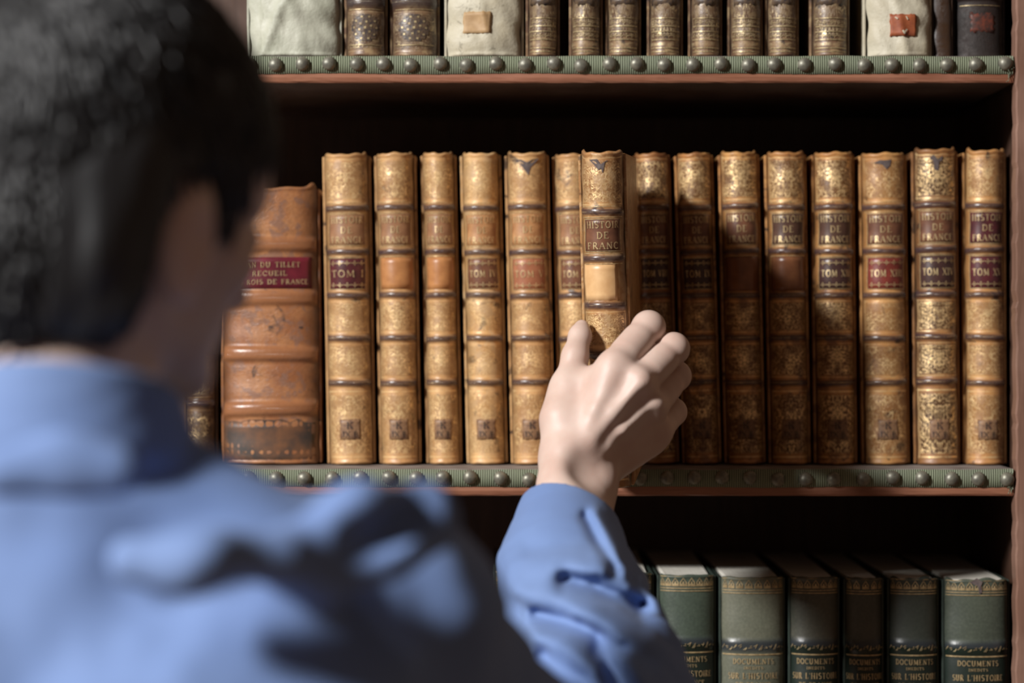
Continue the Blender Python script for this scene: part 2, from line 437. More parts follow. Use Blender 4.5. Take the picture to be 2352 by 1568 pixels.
def letters(root, prof, L, strokes, mat, name, off=.00065, waist=0.0, h=1.0):
    mb = MB()
    def mp(s, z):
        x, y = prof(s/L, off, z); return (x, y, z)
    strokes_to_mesh(mb, strokes, mp)
    return mb.build(name, mat, root)

def frame_strokes(s0, s1, z0, z1, w=.0004):
    return [(w, [(s0, z0), (s1, z0), (s1, z1), (s0, z1), (s0, z0)])]
def fleurons(s0, s1, z, n, sz):
    out = []
    for i in range(n):
        c = s0+(s1-s0)*(i+.5)/n
        for k in range(3):
            a = math.radians(90+(k-1)*100)
            cx, cz = c+math.cos(a)*sz*.55, z+math.sin(a)*sz*.55
            out.append((sz*.42, [(cx-.0002, cz), (cx+.0002, cz)])); out.append((sz*.42, [(cx, cz-sz*.18), (cx, cz+sz*.18)]))
        out.append((sz*.22, [(c, z-sz*.9), (c, z+sz*.2)]))
        out.append((sz*.3, [(c+(s1-s0)/n/2-.0003, z-.0003), (c+(s1-s0)/n/2+.0003, z+.0003)]))
    return out

# ---------------------------------------------- the bookcase
ZS1T, ZS1B = .2128, .1927          # upper shelf, relative to the eye
ZS2T, ZS2B = -.0950, -.1152
ZS3T, ZS3B = -.452, -.472
ZS0T, ZS0B = .545, .525
YF = -.050                          # front edge of the shelves
XR = .384; XL = -.95; YB = .245
case = tag(empty('bookcase', (0, 0, 0)), 'dark wooden library bookcase with green ribbon and studs along its shelf edges', 'bookcase')
def wall_box(name, x0, x1, y0, y1, z0, z1, mat, parent, bev=.0015):
    mb = MB(); mb.box(x0, x1, y0, y1, z0+ZC, z1+ZC, bev=bev); return mb.build(name, mat, parent)
wall_box('back_panel', XL-.02, XR+.02, YB, YB+.015, -1.5, .80, M['dark_wood'], case)
wall_box('side_panel', XR, XR+.022, -.038, YB, -1.5, .80, M['dark_wood'], case)
wall_box('side_panel', XL-.022, XL, -.038, YB, -1.5, .80, M['dark_wood'], case)
wall_box('top_board', XL-.03, XR+.03, -.06, YB+.015, .80, .825, M['dark_wood'], case)
wall_box('plinth', XL, XR, -.03, YB, -1.5, -1.42, M['dark_wood'], case)
# right stile with a worn, chipped inner edge
def stile(xe, sgn, zlo=-1.5, zhi=.80):
    r = random.Random(9); V = []; F = []
    zz = []; z = zlo
    while z < zhi:
        zz.append(z); z += r.uniform(.004, .012) if abs(z) < .35 else .05
    zz.append(zhi)
    ch = [(.205, .0035), (.178, .0025), (.150, .0022), (-.152, .002), (.03, .0008), (-.02, .001)]
    for z in zz:
        c = sum(-a*math.exp(-((z-zc)/.010)**2)*.8 for zc, a in ch)*0
        c += r.uniform(-.0007, .0007)
        x = xe - sgn*c
        x1 = xe+sgn*.034
        V += [(x+sgn*.0012, YF-.004, z+ZC), (x, YF-.0025, z+ZC), (x, YF+.011, z+ZC), (x1, YF+.011, z+ZC), (x1, YF-.004, z+ZC)]
    n = 5
    for j in range(len(zz)-1):
        for i in range(n):
            q = (j*n+i, j*n+(i+1) % n, (j+1)*n+(i+1) % n, (j+1)*n+i)
            F.append(q[::-1] if sgn > 0 else q)
    F += [tuple(range(n)), tuple(range((len(zz)-1)*n, len(zz)*n))[::-1]]
    return mesh_obj('stile', V, F, M['stile_wood'], case, False)
stile(.3748, 1); stile(XL+.009, -1)

NAIL = None
def make_nail(parent, x, z, r=.0054):
    global NAIL
    if NAIL is None:
        V = []; F = []; NA, NR = 18, 7
        for j in range(NR):
            a = math.pi/2*j/(NR-1)
            for i in range(NA):
                t2 = 2*math.pi*i/NA
                k = 1+.02*math.sin(3*t2)
                V.append((math.cos(t2)*math.sin(a)*r*k if j else 0, -math.cos(a)*r*.78, math.sin(t2)*math.sin(a)*r*k if j else 0))
        for j in range(NR-1): F += [(j*NA+i, (j+1)*NA+i, (j+1)*NA+(i+1) % NA, j*NA+(i+1) % NA) for i in range(NA)]
        NAIL = mesh_obj('nail', V, F, M['nail'], parent, True); o = NAIL
    else:
        o = NAIL.copy(); COL.objects.link(o); o.parent = parent
    o.location = (x, YF-.0018, z+ZC); o.rotation_euler = (rnd.uniform(-.12, .12), rnd.uniform(0, 6.28), rnd.uniform(-.12, .12))
    return o

def shelf(zt, zb, nails, ribbon=True, ext=.374, seed=1):
    r = random.Random(seed)
    # board with a slightly worn lower arris
    V = []; F = []; mi = []
    xs = np.linspace(XL, ext, 150)
    prof_ = lambda x: [(YB, zt), (YF+.003, zt), (YF+.0008, zt-.0008), (YF, zt-.002), (YF-.0002, zb+.004), (YF+.0002+r.uniform(0, .0005), zb+.0012+r.uniform(-.0003, .0005)), (YF+.0014, zb+r.uniform(0, .0003)), (YB, zb)]
    for x in xs: V += [(x, y, z+ZC) for y, z in prof_(x)]
    n = 8
    for j in range(len(xs)-1):
        for i in range(n):
            F.append((j*n+i, j*n+(i+1) % n, (j+1)*n+(i+1) % n, (j+1)*n+i)); mi.append(1 if i in (0, 1, 7) else 2 if i == 6 else 0)  # underside gets the dark wood to paint in its shade
    F += [tuple(range(n))[::-1], tuple(range((len(xs)-1)*n, len(xs)*n))]; mi += [0, 0]
    sh = mesh_obj('shelf', V, F, [M['shelf_wood'], M['dusty'], M['dark_wood']], case, False, mi)
    # inner face close to the side panel
    if ribbon:
        xs = np.linspace(XL+.005, ext-.0008, 500); V = []; F = []
        a, b, c = r.uniform(0, 6), r.uniform(0, 6), r.uniform(0, 6)
        for x in xs:
            wz = .0004*math.sin(x*38+a)+.00035*math.sin(x*101+b); wb = .0004*math.sin(x*44+c)+r.uniform(-.00018, .00018)
            wy = .0004*math.sin(x*98*math.pi+b)
            z1, z0 = zt-.0006+wz*.6, zt-.0134+wb
            V += [(x, YF+.0003, z1+.0004+ZC), (x, YF-.0008+wy*.3, z1+ZC), (x, YF-.0012+wy*.3, (z1+z0)/2+ZC), (x, YF-.0008, z0+ZC), (x, YF+.0004, z0+ZC)]
        n = 5
        F += [(j*n+i, j*n+i+1, (j+1)*n+i+1, (j+1)*n+i)[::-1] for j in range(len(xs)-1) for i in range(n-1)]
        F += [tuple(range(n)), tuple(range((len(xs)-1)*n, len(xs)*n))]
        o = mesh_obj('ribbon', V, F, M['ribbon'], sh, True)
        mb = MB()
        for k in range(16):   # frayed threads at the right end
            x = ext-.001+r.uniform(-.002, .001); z = zt-r.uniform(.001, .013)
            p = [(x, YF-.001, z+ZC)]
            for q in range(5):
                x += r.uniform(-.0015, .0006); z -= r.uniform(-.0003, .0022); p.append((x, YF-.001-.0008*q*r.random(), z+ZC))
            mb.tube(p, .00028, 5)
        mb.build('loose_threads', M['ribbon'], sh, True)
        for x, z in nails: make_nail(sh, x, z)
    return sh
def nx(px): return (px-1176)*(D0+YF)/FPX
n1 = [570, 633, 695, 756, 820, 881, 943, 1011, 1071, 1139, 1206, 1272, 1334, 1400, 1463, 1525, 1591, 1656, 1718, 1778, 1847, 1917, 1984, 2047, 2111, 2174, 2240, 2308]
y1 = [148, 149, 147, 146, 147, 147, 150, 146, 150, 146, 149, 146, 151, 147, 147, 149, 149, 147, 150, 148, 149, 147, 150, 149, 150, 149, 148, 146]
n2 = [827, 893, 956, 1017, 1080, 1150, 1215, 1279, 1343, 1407, 1470, 1532, 1594, 1658, 1722, 1786, 1850, 1915, 1982, 2050, 2117, 2185, 2246, 2312]
dz1 = lambda y: (784-y)*(D0+YF)/FPX
N1 = [(nx(x), dz1(y)) for x, y in zip(n1, y1)] + [(nx(570-63*k), dz1(148)) for k in range(1, 34)]
N2 = [(nx(x), dz1(1098+rnd.uniform(-3, 3))) for x in n2] + [(nx(827-64*k), dz1(1098)) for k in range(1, 37)]
shelf(ZS1T, ZS1B, [n for n in N1 if n[0] > XL+.02], seed=1)
shelf(ZS2T, ZS2B, [n for n in N2 if n[0] > XL+.02], seed=2)
shelf(ZS3T, ZS3B, [], seed=3); shelf(ZS0T, ZS0B, [], seed=4)
for zt in (-.82, -1.15): shelf(zt, zt-.02, [], seed=5)

# ---------------------------------------------- middle shelf: the long set in calf
tan = (.66, .345, .120); tand = (.45, .200, .065); pale = (.70, .46, .23); tanl = (.66, .385, .165); tandl = (.48, .25, .10)
deep = (.46, .215, .075); deepd = (.27, .105, .036)
BZ = (.0625, .0965, .1295, .163, .1970)
# (top x0, top x1, bottom x0, bottom x1, top y, style)
VOLS = [
 dict(t=(735, 850), b=(748, 862), y=352, n='I', lab='lab_maroon', c=(tanl, tandl), lean=1, gi=.9, tl='lab_mid'),
 dict(t=(855, 955), b=(865, 970), y=350, n='', lab='plain', c=(tanl, tandl), gi=.9, tl='lab_mid'),
 dict(t=(962, 1048), b=(974, 1064), y=349, n='', lab='plain', c=(tanl, tandl), gi=.9, tl='lab_mid'),
 dict(t=(1052, 1153), b=(1070, 1168), y=350, n='IV', lab='lab_brown', c=(pale, tan), gi=.75, tl='lab_tan'),
 dict(t=(1157, 1262), b=(1172, 1278), y=350, n='V', lab='lab_dull', c=(tanl, tandl), gi=.75, tl='lab_tan'),
 dict(t=(1267, 1366), b=(1284, 1382), y=352, n='VI', lab='lab_brown', c=(tanl, tandl), gi=.8, tl='lab_mid'),
 None,
 dict(t=(1452, 1543), b=(1474, 1566), y=350, n='VIII', lab='lab_dark', c=(deep, deepd), gi=.8, tl='lab_brown'),
 dict(t=(1547, 1645), b=(1570, 1663), y=350, n='IX', lab='lab_dark', c=(tan, tand), gi=.9, tl='lab_brown'),
 dict(t=(1649, 1751), b=(1667, 1765), y=348, n='', lab='brown_plain', c=(tan, tand), gi=1., tl='lab_brown'),
 dict(t=(1755, 1860), b=(1769, 1869), y=348, n='', lab='brown_plain', c=(tan, tand), gi=1., tl='lab_umber'),
 dict(t=(1865, 1971), b=(1874, 1977), y=348, n='XII', lab='lab_dark', c=(tan, tand), gi=1., tl='lab_umber'),
 dict(t=(1976, 2090), b=(1982, 2100), y=350, n='XIII', lab='lab_red', c=(tan, tand), gi=.85, tl='lab_brown'),
 dict(t=(2094, 2211), b=(2104, 2214), y=341, n='XIV', lab='lab_dark', c=(deep, (.22, .10, .04)), gi=1.25, tl='lab_brown'),
 dict(t=(2216, 2320), b=(2218, 2322), y=343, n='XV', lab='lab_maroon', c=(tan, deep), gi=1., tl='lab_maroon'),
]
LBL = [
 'brown calf volume with raised bands, leftmost of the set, beside the wide folio',
 'tan calf volume with a blank panel below the title, second from the wide folio',
 'narrow tan calf volume with a blank orange panel, third from the wide folio',
 'pale tan calf volume with raised bands, second to the left of the half hidden one',
 'tan calf volume with a dark V-shaped tear at its head',
 'tan calf volume half hidden behind the book being pulled out',
 'tan calf volume gripped by the hand and pulled forward from the row',
 'shaded brown calf volume directly right of the pulled-out book, behind the fingers',
 'brown calf volume with dark TOM IX label, second right of the pulled-out book',
 'brown calf volume with blank panel and dark shaded title, third right of the pulled-out book',
 'brown calf volume with a glossy blank brown panel under a lit title',
 'brown calf volume with a blackish TOM XII label, its lower half in shade',
 'tan calf volume with the bright red TOM XIII label',
 'darker gilt calf volume with a TOM XIV label, second from the right upright',
 'calf volume with maroon title and TOM XV labels against the right upright',
]
GRP = 'calf volumes of the history set on the middle shelf'
M['headband'] = plain('grey_headband', (.30, .24, .20), (.12, .09, .08), .8, sc=500)
def volume(i, spec):
    rr = random.Random(100+i)
    if spec is None:
        spec = dict(n='', lab='pale_plain', c=((.56, .31, .12), (.40, .19, .07)), gi=1., tl='lab_brown')
        w = .0330; h = .2320; lean = 0
    else:
        tc, bc = sum(spec['t'])/2, sum(spec['b'])/2
        w = (min(spec['t'][1]-spec['t'][0], spec['b'][1]-spec['b'][0]))/3000.-.0010
        h = (1066.-spec['y'])/3000.; lean = math.atan2((bc-tc)/3000., h)
    c1, c2 = spec['c']
    mat = leather('calf_%d' % i, c1, c2, seed=i*1.37, gildamt=spec['gi']*(.95 if i < 7 or i in (12, 14) else 1.1), ground=.35 if i < 7 else .5 if i in (12, 14) else .85, wear=.9 if i < 7 else .9 if i in (12, 14) else 1.2, spots=rr.uniform(.2, .55),
                  worn=(.20, .085, .035) if i in (9, 10, 11, 8) else (.62, .40, .20) if i in (3, 6) else None)
    bz = [b*h/.2387 for b in BZ]
    bz = [b+rr.uniform(-.0006, .0006) for b in bz]
    gi = [1, 1, 1, .0, .0, 1]
    root, prof, L = make_book('leather_book', w, h, .175, mat, bz, gi, bulge=.0125, rng=rr, capmat=M['headband'])
    if spec['lab'] == 'pale_plain': pass
    s = L*.66
    # title panel between 4th and 5th band
    z0, z1 = bz[3]+.0046, bz[4]-.0046
    if spec['tl']: patch(root, prof, L, -s*1.05, s*1.05, z0, z1, M[spec['tl']], 'title_label')
    hh = (z1-z0)
    g = M['gold']
    st = text_strokes('HISTOIR', 0, z0+hh*.72, hh*.19, s*1.75)+text_strokes('DE', 0, z0+hh*.40, hh*.19, s*.62)+text_strokes('FRANCE' if i != 6 else 'FRANC', 0, z0+hh*.09, hh*.19, s*1.65)
    st += frame_strokes(-s*1.02, s*1.02, z0+.0004, z1-.0004)
    st += [(.00045, [(-s*1.15, b_+k*.0037), (s*1.15, b_+k*.0037)]) for b_ in (bz[3], bz[4]) for k in (-1, 1)]
    letters(root, prof, L, st, g, 'title_lettering')
    # tome panel
    z0, z1 = bz[2]+.0044, bz[3]-.0044; hh = z1-z0
    lab = spec['lab']
    if lab == 'plain': patch(root, prof, L, -s*1.12, s*1.12, z0, z1, M['blank_orange'], 'blank_label')
    elif lab == 'brown_plain': patch(root, prof, L, -s*1.15, s*1.15, z0-.001, z1+.001, M['blank_brown'], 'blank_label')
    elif lab == 'pale_plain': patch(root, prof, L, -s*1.28, s*.72, z0-.001, z1+.001, M['blank_pale'], 'blank_label', rag=.0004)
    else:
        patch(root, prof, L, -s*1.05, s*1.05, z0, z1, M[lab], 'volume_label')
        st = text_strokes('TOM '+spec['n'], 0, z0+hh*.40, hh*.2, s*1.7)
        st += fleurons(-s*.95, s*.95, z0+hh*.83, 5, .0022)+fleurons(-s*.95, s*.95, z0+hh*.15, 5, .0022)
        st += frame_strokes(-s*1.02, s*1.02, z0+.0004, z1-.0004)
        letters(root, prof, L, st, g, 'volume_lettering')
    # shelfmark near the tail
    zc = .0175+.0025
    q = .0088
    patch(root, prof, L, -q*.9, q*.9, zc-.001, zc+.0145, M['shelfmark'], 'shelfmark_label', rag=.0004)
    st = text_strokes('K', 0, zc+.0075, .0048, .0052)+text_strokes('IX.B', 0, zc+.0012, .0040, .0115)
    letters(root, prof, L, st, M['ink'], 'shelfmark_lettering')
    if i in (4, 13, 6, 12):
        # torn leather at the head of the spine
        V = []; n = 9
        wd, dp = (.019, .0165) if i == 4 else (.015, .012)
        pts = [(-wd/2, h-.006), (-wd*.30, h-.008), (-wd*.12, h-.0125), (0.001, h-dp-.001), (wd*.14, h-.0115), (wd*.36, h-.0075), (wd/2, h-.0045), (wd*.2, h-.0055), (0, h-.0075), (-wd*.25, h-.0050)]
        if i != 4: pts = [(a*rr.uniform(.5, 1.3)+rr.uniform(-.001, .001), h-(h-z)*rr.uniform(.75, 1.35)) for a, z in pts]
        V = [(*prof(a/L, .0005, z), z) for a, z in pts]; c = (*prof(0, .0006, h-.0095), h-.0095); V.append(c)
        F = [(k, (k+1) % 10, 10) for k in range(10)]
        mesh_obj('torn_leather', V, F, M['torn'], root, False)
    tag(root, LBL[i], 'book', GRP)
    if i == 6: return root
    xb = bc/3000.-1176/3000.
    root.location = (xb, .0, ZS2T+ZC+.0006); root.rotation_euler = (0, -lean, 0)
    root.location.z += abs(math.sin(lean))*w/2
    root.location.y = [.0, .001, .003, .002, .0, .004, 0, .003, .002, .001, .0, .001, .0, -.001, .0][i]
    return root
M['torn'] = plain('torn_leather', (.075, .055, .055), (.13, .10, .09), .8, sc=300, bump=.6)
M['blank_orange'] = plain('faded_panel', (.50, .23, .085), (.36, .15, .055), .38, sc=90)
M['blank_brown'] = plain('brown_panel', (.235, .095, .042), (.16, .06, .028), .30, sc=90)
M['blank_pale'] = plain('pale_patch', (.74, .47, .23), (.60, .34, .15), .38, sc=70)
books = []
for i, sp in enumerate(VOLS): books.append(volume(i, sp))
pulled = books[6]
pb_ = P(1398, 1122, -.185)
pulled.location = (pb_[0]+.0007, -.183, pb_[2]+ZC); pulled.rotation_euler = (math.radians(3.2), math.radians(-1.35), math.radians(-5.6))

# wide folio and the dark book beside it
fm = leather('folio_calf', (.44, .200, .082), (.30, .115, .045), seed=31, band=(.30, .125, .055), gildamt=0, spots=.15, wear=.2, worn=(.23, .12, .08))
r0 = random.Random(5)
root, prof, L = make_book('folio_book', .0770, .2125, .178, fm, (.0425, .0845, .1275, .1685), [0]*5, bulge=.012, bamp=.0034, bh=.0098, rng=r0, capmat=None, headcap=.0018)
root.location = ((620.5-1176)/3000., .0, ZS2T+ZC+.0006+.0004); root.rotation_euler = (0, math.radians(-.5), 0)
tag(root, 'wide brown folio with thick raised bands and a crimson title label', 'book')
patch(root, prof, L, -.036, .031, .1345, .1585, M['lab_folio'], 'title_label', off=.0004)
letters(root, prof, L, text_strokes('JEAN DU TILLET', .0005, .1510, .0036, .040)+text_strokes('RECUEIL', .0005, .1445, .0034, .022)+text_strokes('DES ROIS DE FRANCE', .0005, .1380, .0034, .052), M['gold'], 'title_lettering', off=.0009)
patch(root, prof, L, -.040, .034, .0012, .033, M['folio_stain'] if 'folio_stain' in M else plain('rubbed_black_leather', (.045, .035, .03), (.20, .085, .035), .5, sc=45), 'rubbed_leather', off=.0001, rag=.002)
dm = leather('dark_calf', (.16, .085, .035), (.085, .04, .02), seed=17, gildamt=.8, spots=.4)
for k, (x0, x1, y, lb) in enumerate(((414, 496, 420, 'dark gilt-tooled calf book left of the wide folio, mostly behind the man'),)):
    root, prof, L = make_book('leather_book', (x1-x0)/3000.-.0008, (1066-y)/3000., .17, dm, (.047, .088, .13, .172), [1, 1, 0, 1, 1], rng=r0)
    root.location = (((x0+x1)/2-1176)/3000., .002, ZS2T+ZC+.0006)
    tag(root, lb, 'book')

# ---------------------------------------------- upper shelf
YT = -.044; KT = (D0+YT)/FPX
GT = 'matching brown calf books on the top shelf'
tm1 = [leather('aged_calf_%d' % k, (.27, .165, .085), (.15, .08, .045), seed=50+k*1.9, gold=(.72, .58, .33), gildamt=.9, band=(.05, .036, .034), spots=.25, worn=(.36, .25, .13)) for k in range(4)]
def upper_spec():
    out = []
    for k, (a, b) in enumerate(((788, 888), (893, 1008))): out.append((a, b, 'tool', k))
    for k, (a, b) in enumerate(((1208, 1286), (1308, 1386), (1391, 1474), (1488, 1571), (1583, 1662), (1674, 1756), (1760, 1839), (1864, 1956))): out.append((a, b, 'plain', k))
    return out
LT = ['narrower flower-tooled brown book directly right of the wrinkled vellum, top shelf', 'broader brown book with dark flower tooling beside the vellum book with tan label',
      'narrow calf book right of the vellum book with the tan label, top shelf', 'top shelf calf book second right of the tan-labelled vellum book',
      'calf book on the top shelf directly above the pulled-out book', 'calf book fourth right of the tan-labelled vellum book on the top shelf',
      'calf book on the top shelf, fifth from left in the run of eight', 'calf book sixth in the run of eight on the top shelf',
      'darker calf book, last but one of the run of eight on the top shelf', 'calf book directly left of the red-labelled vellum book, top shelf']
for q, (a, b, st, k) in enumerate(upper_spec()):
    w = (b-a)*KT; rr = random.Random(300+q)
    if st == 'tool':
        root, prof, L = make_book('leather_book', w, .235, .16, tm1[k % 2], (.041, .080, .12, .16, .20), [1]*6, bulge=.011, bh=.009, bamp=.0022, rng=rr)
        fl = []
        for ring, nn, rad in ((0, 1, 0), (1, 6, .0045), (2, 10, .0085)):
            for m_ in range(nn):
                an = 6.283*m_/nn+.3*ring
                cx, cz = rad*math.cos(an), .0215+rad*math.sin(an)
                fl.append((.0018-.0002*ring, [(cx-.0008, cz), (cx+.0008, cz)]))
        M.setdefault('tool_dark', plain('dark_tooling', (.045, .035, .035), (.13, .085, .05), .4, sc=380, bump=.6))
        ch = []
        for m_ in range(-6, 7):
            hw = .0112*math.sqrt(max(0, 1-(m_/6.6)**2))*rr.uniform(.88, 1.08); ch.append((.0017, [(-hw, .0215+m_*.00155), (hw, .0215+m_*.00155)]))
        letters(root, prof, L, ch, M['tool_dark'], 'tooled_flower', off=.0004)
        letters(root, prof, L, fl+[(.0006, [(-L*.7, .0085), (L*.7, .0085)]), (.0005, [(-L*.7, .0352), (L*.7, .0352)])], M['gold_dim'], 'gilt_flower')
    else:
        root, prof, L = make_book('leather_book', w, .205+.006*rr.random(), .15, tm1[(k+1) % 4], (.115, .15), [1, 0, 1], bulge=.010, bh=.003, bamp=.0007, rng=rr)
        s = L*.72
        fl = []
        for zz in (.0035, .0062, .0125, .0185, .0225, .0285): fl.append((.0008, [(-s, zz), (s, zz)]))
        fl += fleurons(-s, s, .0155, 6, .0020)+fleurons(-s, s, .0255, 5, .0018)
        letters(root, prof, L, fl, M['gold_dim'], 'gilt_tooling')
        patch(root, prof, L, -s, s, .0385, .060, M['tool_dark'], 'tooled_ornament', rag=.0016)
    root.location = (((a+b)/2-1176)*KT, YT+rr.uniform(0, .002), ZS1T+ZC+.0006)
    tag(root, LT[q], 'book', GT if st == 'plain' else None)

def vellum_mat(name, base, stain, seed, amt=.5):
    t = NT(name); o = t.coord(off=(seed, seed*2, 0))
    n1 = t.noise(o, 28, 5, .6); n2 = t.noise(o, 120, 4, .7, 1.0)
    c = t.mix(t.mapr(n1, .40, .66, 0, .75), base, stain)
    c = t.mix(t.mapr(n2, .60, .68, 0, amt), c, tuple(k*.35 for k in stain))
    pu = t.attr('pu')
    c = t.mix(t.mapr(pu, .78, 1.0, 0, .85), c, (.11, .055, .025))
    return t.out(c, t.mapr(n2, .3, .7, .5, .65), normal=t.bump(n1, .7, .004, t.bump(n2, .3, .0006)))
VEL = [(563, 783, .225, 'v0', 'wrinkled white vellum book on the top shelf beside the dark hair', 1.0),
       (1020, 1203, .24, 'v1', 'spotted vellum book with a tan square label on the top shelf', 3.3),
       (1988, 2146, .23, 'v2', 'stained vellum book with a torn red label on the top shelf', 6.1)]
for (a, b, h, nm, lb, sd) in VEL:
    vm = vellum_mat('vellum_'+nm, (.46, .46, .37) if nm == 'v0' else (.50, .46, .35), (.32, .33, .25) if nm == 'v0' else (.42, .36, .24), sd, .15 if nm == 'v0' else .6)
    rr = random.Random(int(sd*10)); w = (b-a)*KT
    root, prof, L = make_book('vellum_book', w, h, .17, vm, (), [0], bulge=.010, rng=rr, wobble=.0014, headcap=.001)
    if nm == 'v1': patch(root, prof, L, -.0125, .0045, .017, .033, plain('tan_paper_label', (.46, .30, .15), (.36, .22, .10), .6, sc=150), 'shelfmark_label', off=.0009, rag=.0006)
    if nm == 'v2':
        patch(root, prof, L, -.0065, .0095, .0150, .0310, plain('rust_paper_label', (.36, .10, .035), (.24, .06, .025), .55, sc=150), 'shelfmark_label', off=.0012, rag=.0007)
        letters(root, prof, L, [(.0012, [(.0008, .019), (.0020, .0165)]), (.0010, [(.0018, .0175), (.0036, .020)]), (.0009, [(-.0035, .029), (-.002, .0275)]), (.0007, [(.003, .0295), (.004, .027)])], plain('bare_paper', (.7, .62, .45), None, .6), 'torn_spot', off=.0021)
    for ch in root.children:      # creases pulled into the limp vellum
        if ch.name.split('.')[0] in ('board', 'page_block'): continue
        for v in ch.data.vertices:
            x, y, z = v.co
            if y < .012:
                v.co.y -= .0036*math.exp(-((x+.35*w-.45*z)/.003)**2)*(1 if nm == 'v0' else 0)+.0016*math.exp(-((x-.1*w+.2*z)/.003)**2)+.0008*math.sin(z*230+x*160)*math.sin(x*210+sd)
                v.co.x += .0008*math.sin(z*90+sd)
    root.location = (((a+b)/2-1176)*KT, YT+.001, ZS1T+ZC+.0006)
    tag(root, lb, 'book')
xm = leather('blackbrown_calf', (.022, .011, .008), (.014, .008, .006), seed=77, gildamt=.0, spots=.2, rough=.62, band=(.02, .012, .012))
root, prof, L = make_book('leather_book', 50*KT, .23, .15, leather('plain_brown_calf', (.045, .022, .011), (.03, .014, .008), seed=71, gildamt=0, spots=.2), (), [0], bulge=.002)
root.location = ((2170.5-1176)*KT+.0006, YT+.012, ZS1T+ZC+.0006); tag(root, 'thin plain dark brown book right of the red-labelled vellum book', 'book')
root, prof, L = make_book('leather_book', 120*KT, .235, .15, xm, (.046, .09, .13, .17), [0, 0, 0, 0, 0], bulge=.010)
patch(root, prof, L, -.0075, .009, .0195, .0335, plain('faded_red_label', (.14, .035, .02), (.03, .02, .018), .5, sc=260), 'shelfmark_label', rag=.0015)
letters(root, prof, L, [(.0005, [(-.016, .0395), (.015, .0395)])], M['gold_dim'], 'gilt_fillet')
root.location = ((2262-1176)*KT, YT+.012, ZS1T+ZC+.0006); tag(root, 'nearly black calf book with faded red label against the right upright, top shelf', 'book')

# ---------------------------------------------- lower shelf: green half-cloth volumes
def green_mat(name, c1, c2, seed):
    t = NT(name); o = t.coord(off=(seed, seed, 0))
    n1 = t.noise(o, 22, 5, .65); n2 = t.noise(o, 500, 2, .5)
    c = t.mix(t.mapr(n1, .35, .65), c1, c2)
    c = t.mix(t.mapr(n2, .4, .7, 0, .3), c, tuple(k*1.6 for k in c1))
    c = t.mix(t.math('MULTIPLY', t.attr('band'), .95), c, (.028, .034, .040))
    gi = t.attr('gild')
    c = t.mix(gi, c, (.010, .018, .013))
    return t.out(c, t.mapr(t.attr('band'), 0, 1, .48, .28), normal=t.bump(n2, .3, .0003))
YG = -.036; KG = (D0+YG)/FPX
GR = [(1130, 1258, 1312), (1262, 1384, 1314), (1388, 1505, 1316), (1510, 1648, 1320), (1653, 1808, 1325), (1813, 1934, 1325), (1940, 2036, 1327), (2041, 2163, 1327), (2168, 2326, 1330)]
LG = ['dark green book farthest left on the bottom shelf, mostly behind the blue sleeve',
      'dark green book on the bottom shelf hidden behind the blue sleeve',
      'dark green book on the bottom shelf, its left half behind the blue sleeve',
      'green book with DOCUMENTS title, first one fully clear of the sleeve',
      'widest and palest green DOCUMENTS book, between two darker ones',
      'green DOCUMENTS book right of the widest pale green one',
      'narrowest green DOCUMENTS book on the bottom shelf',
      'dark green DOCUMENTS book with a frayed gilt head, second from the right upright',
      'green DOCUMENTS book with a torn head against the right upright, bottom shelf']
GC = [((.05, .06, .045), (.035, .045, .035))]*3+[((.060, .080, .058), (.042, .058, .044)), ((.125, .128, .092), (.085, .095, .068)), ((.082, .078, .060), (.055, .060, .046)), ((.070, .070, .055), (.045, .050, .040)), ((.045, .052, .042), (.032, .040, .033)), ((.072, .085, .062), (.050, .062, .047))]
M['gold_pale'] = plain('pale_gilt', (.62, .47, .25), (.34, .24, .12), .4, .4, 350)
M['green_board'] = plain('dark_green_board', (.03, .045, .035), (.02, .03, .024), .5)
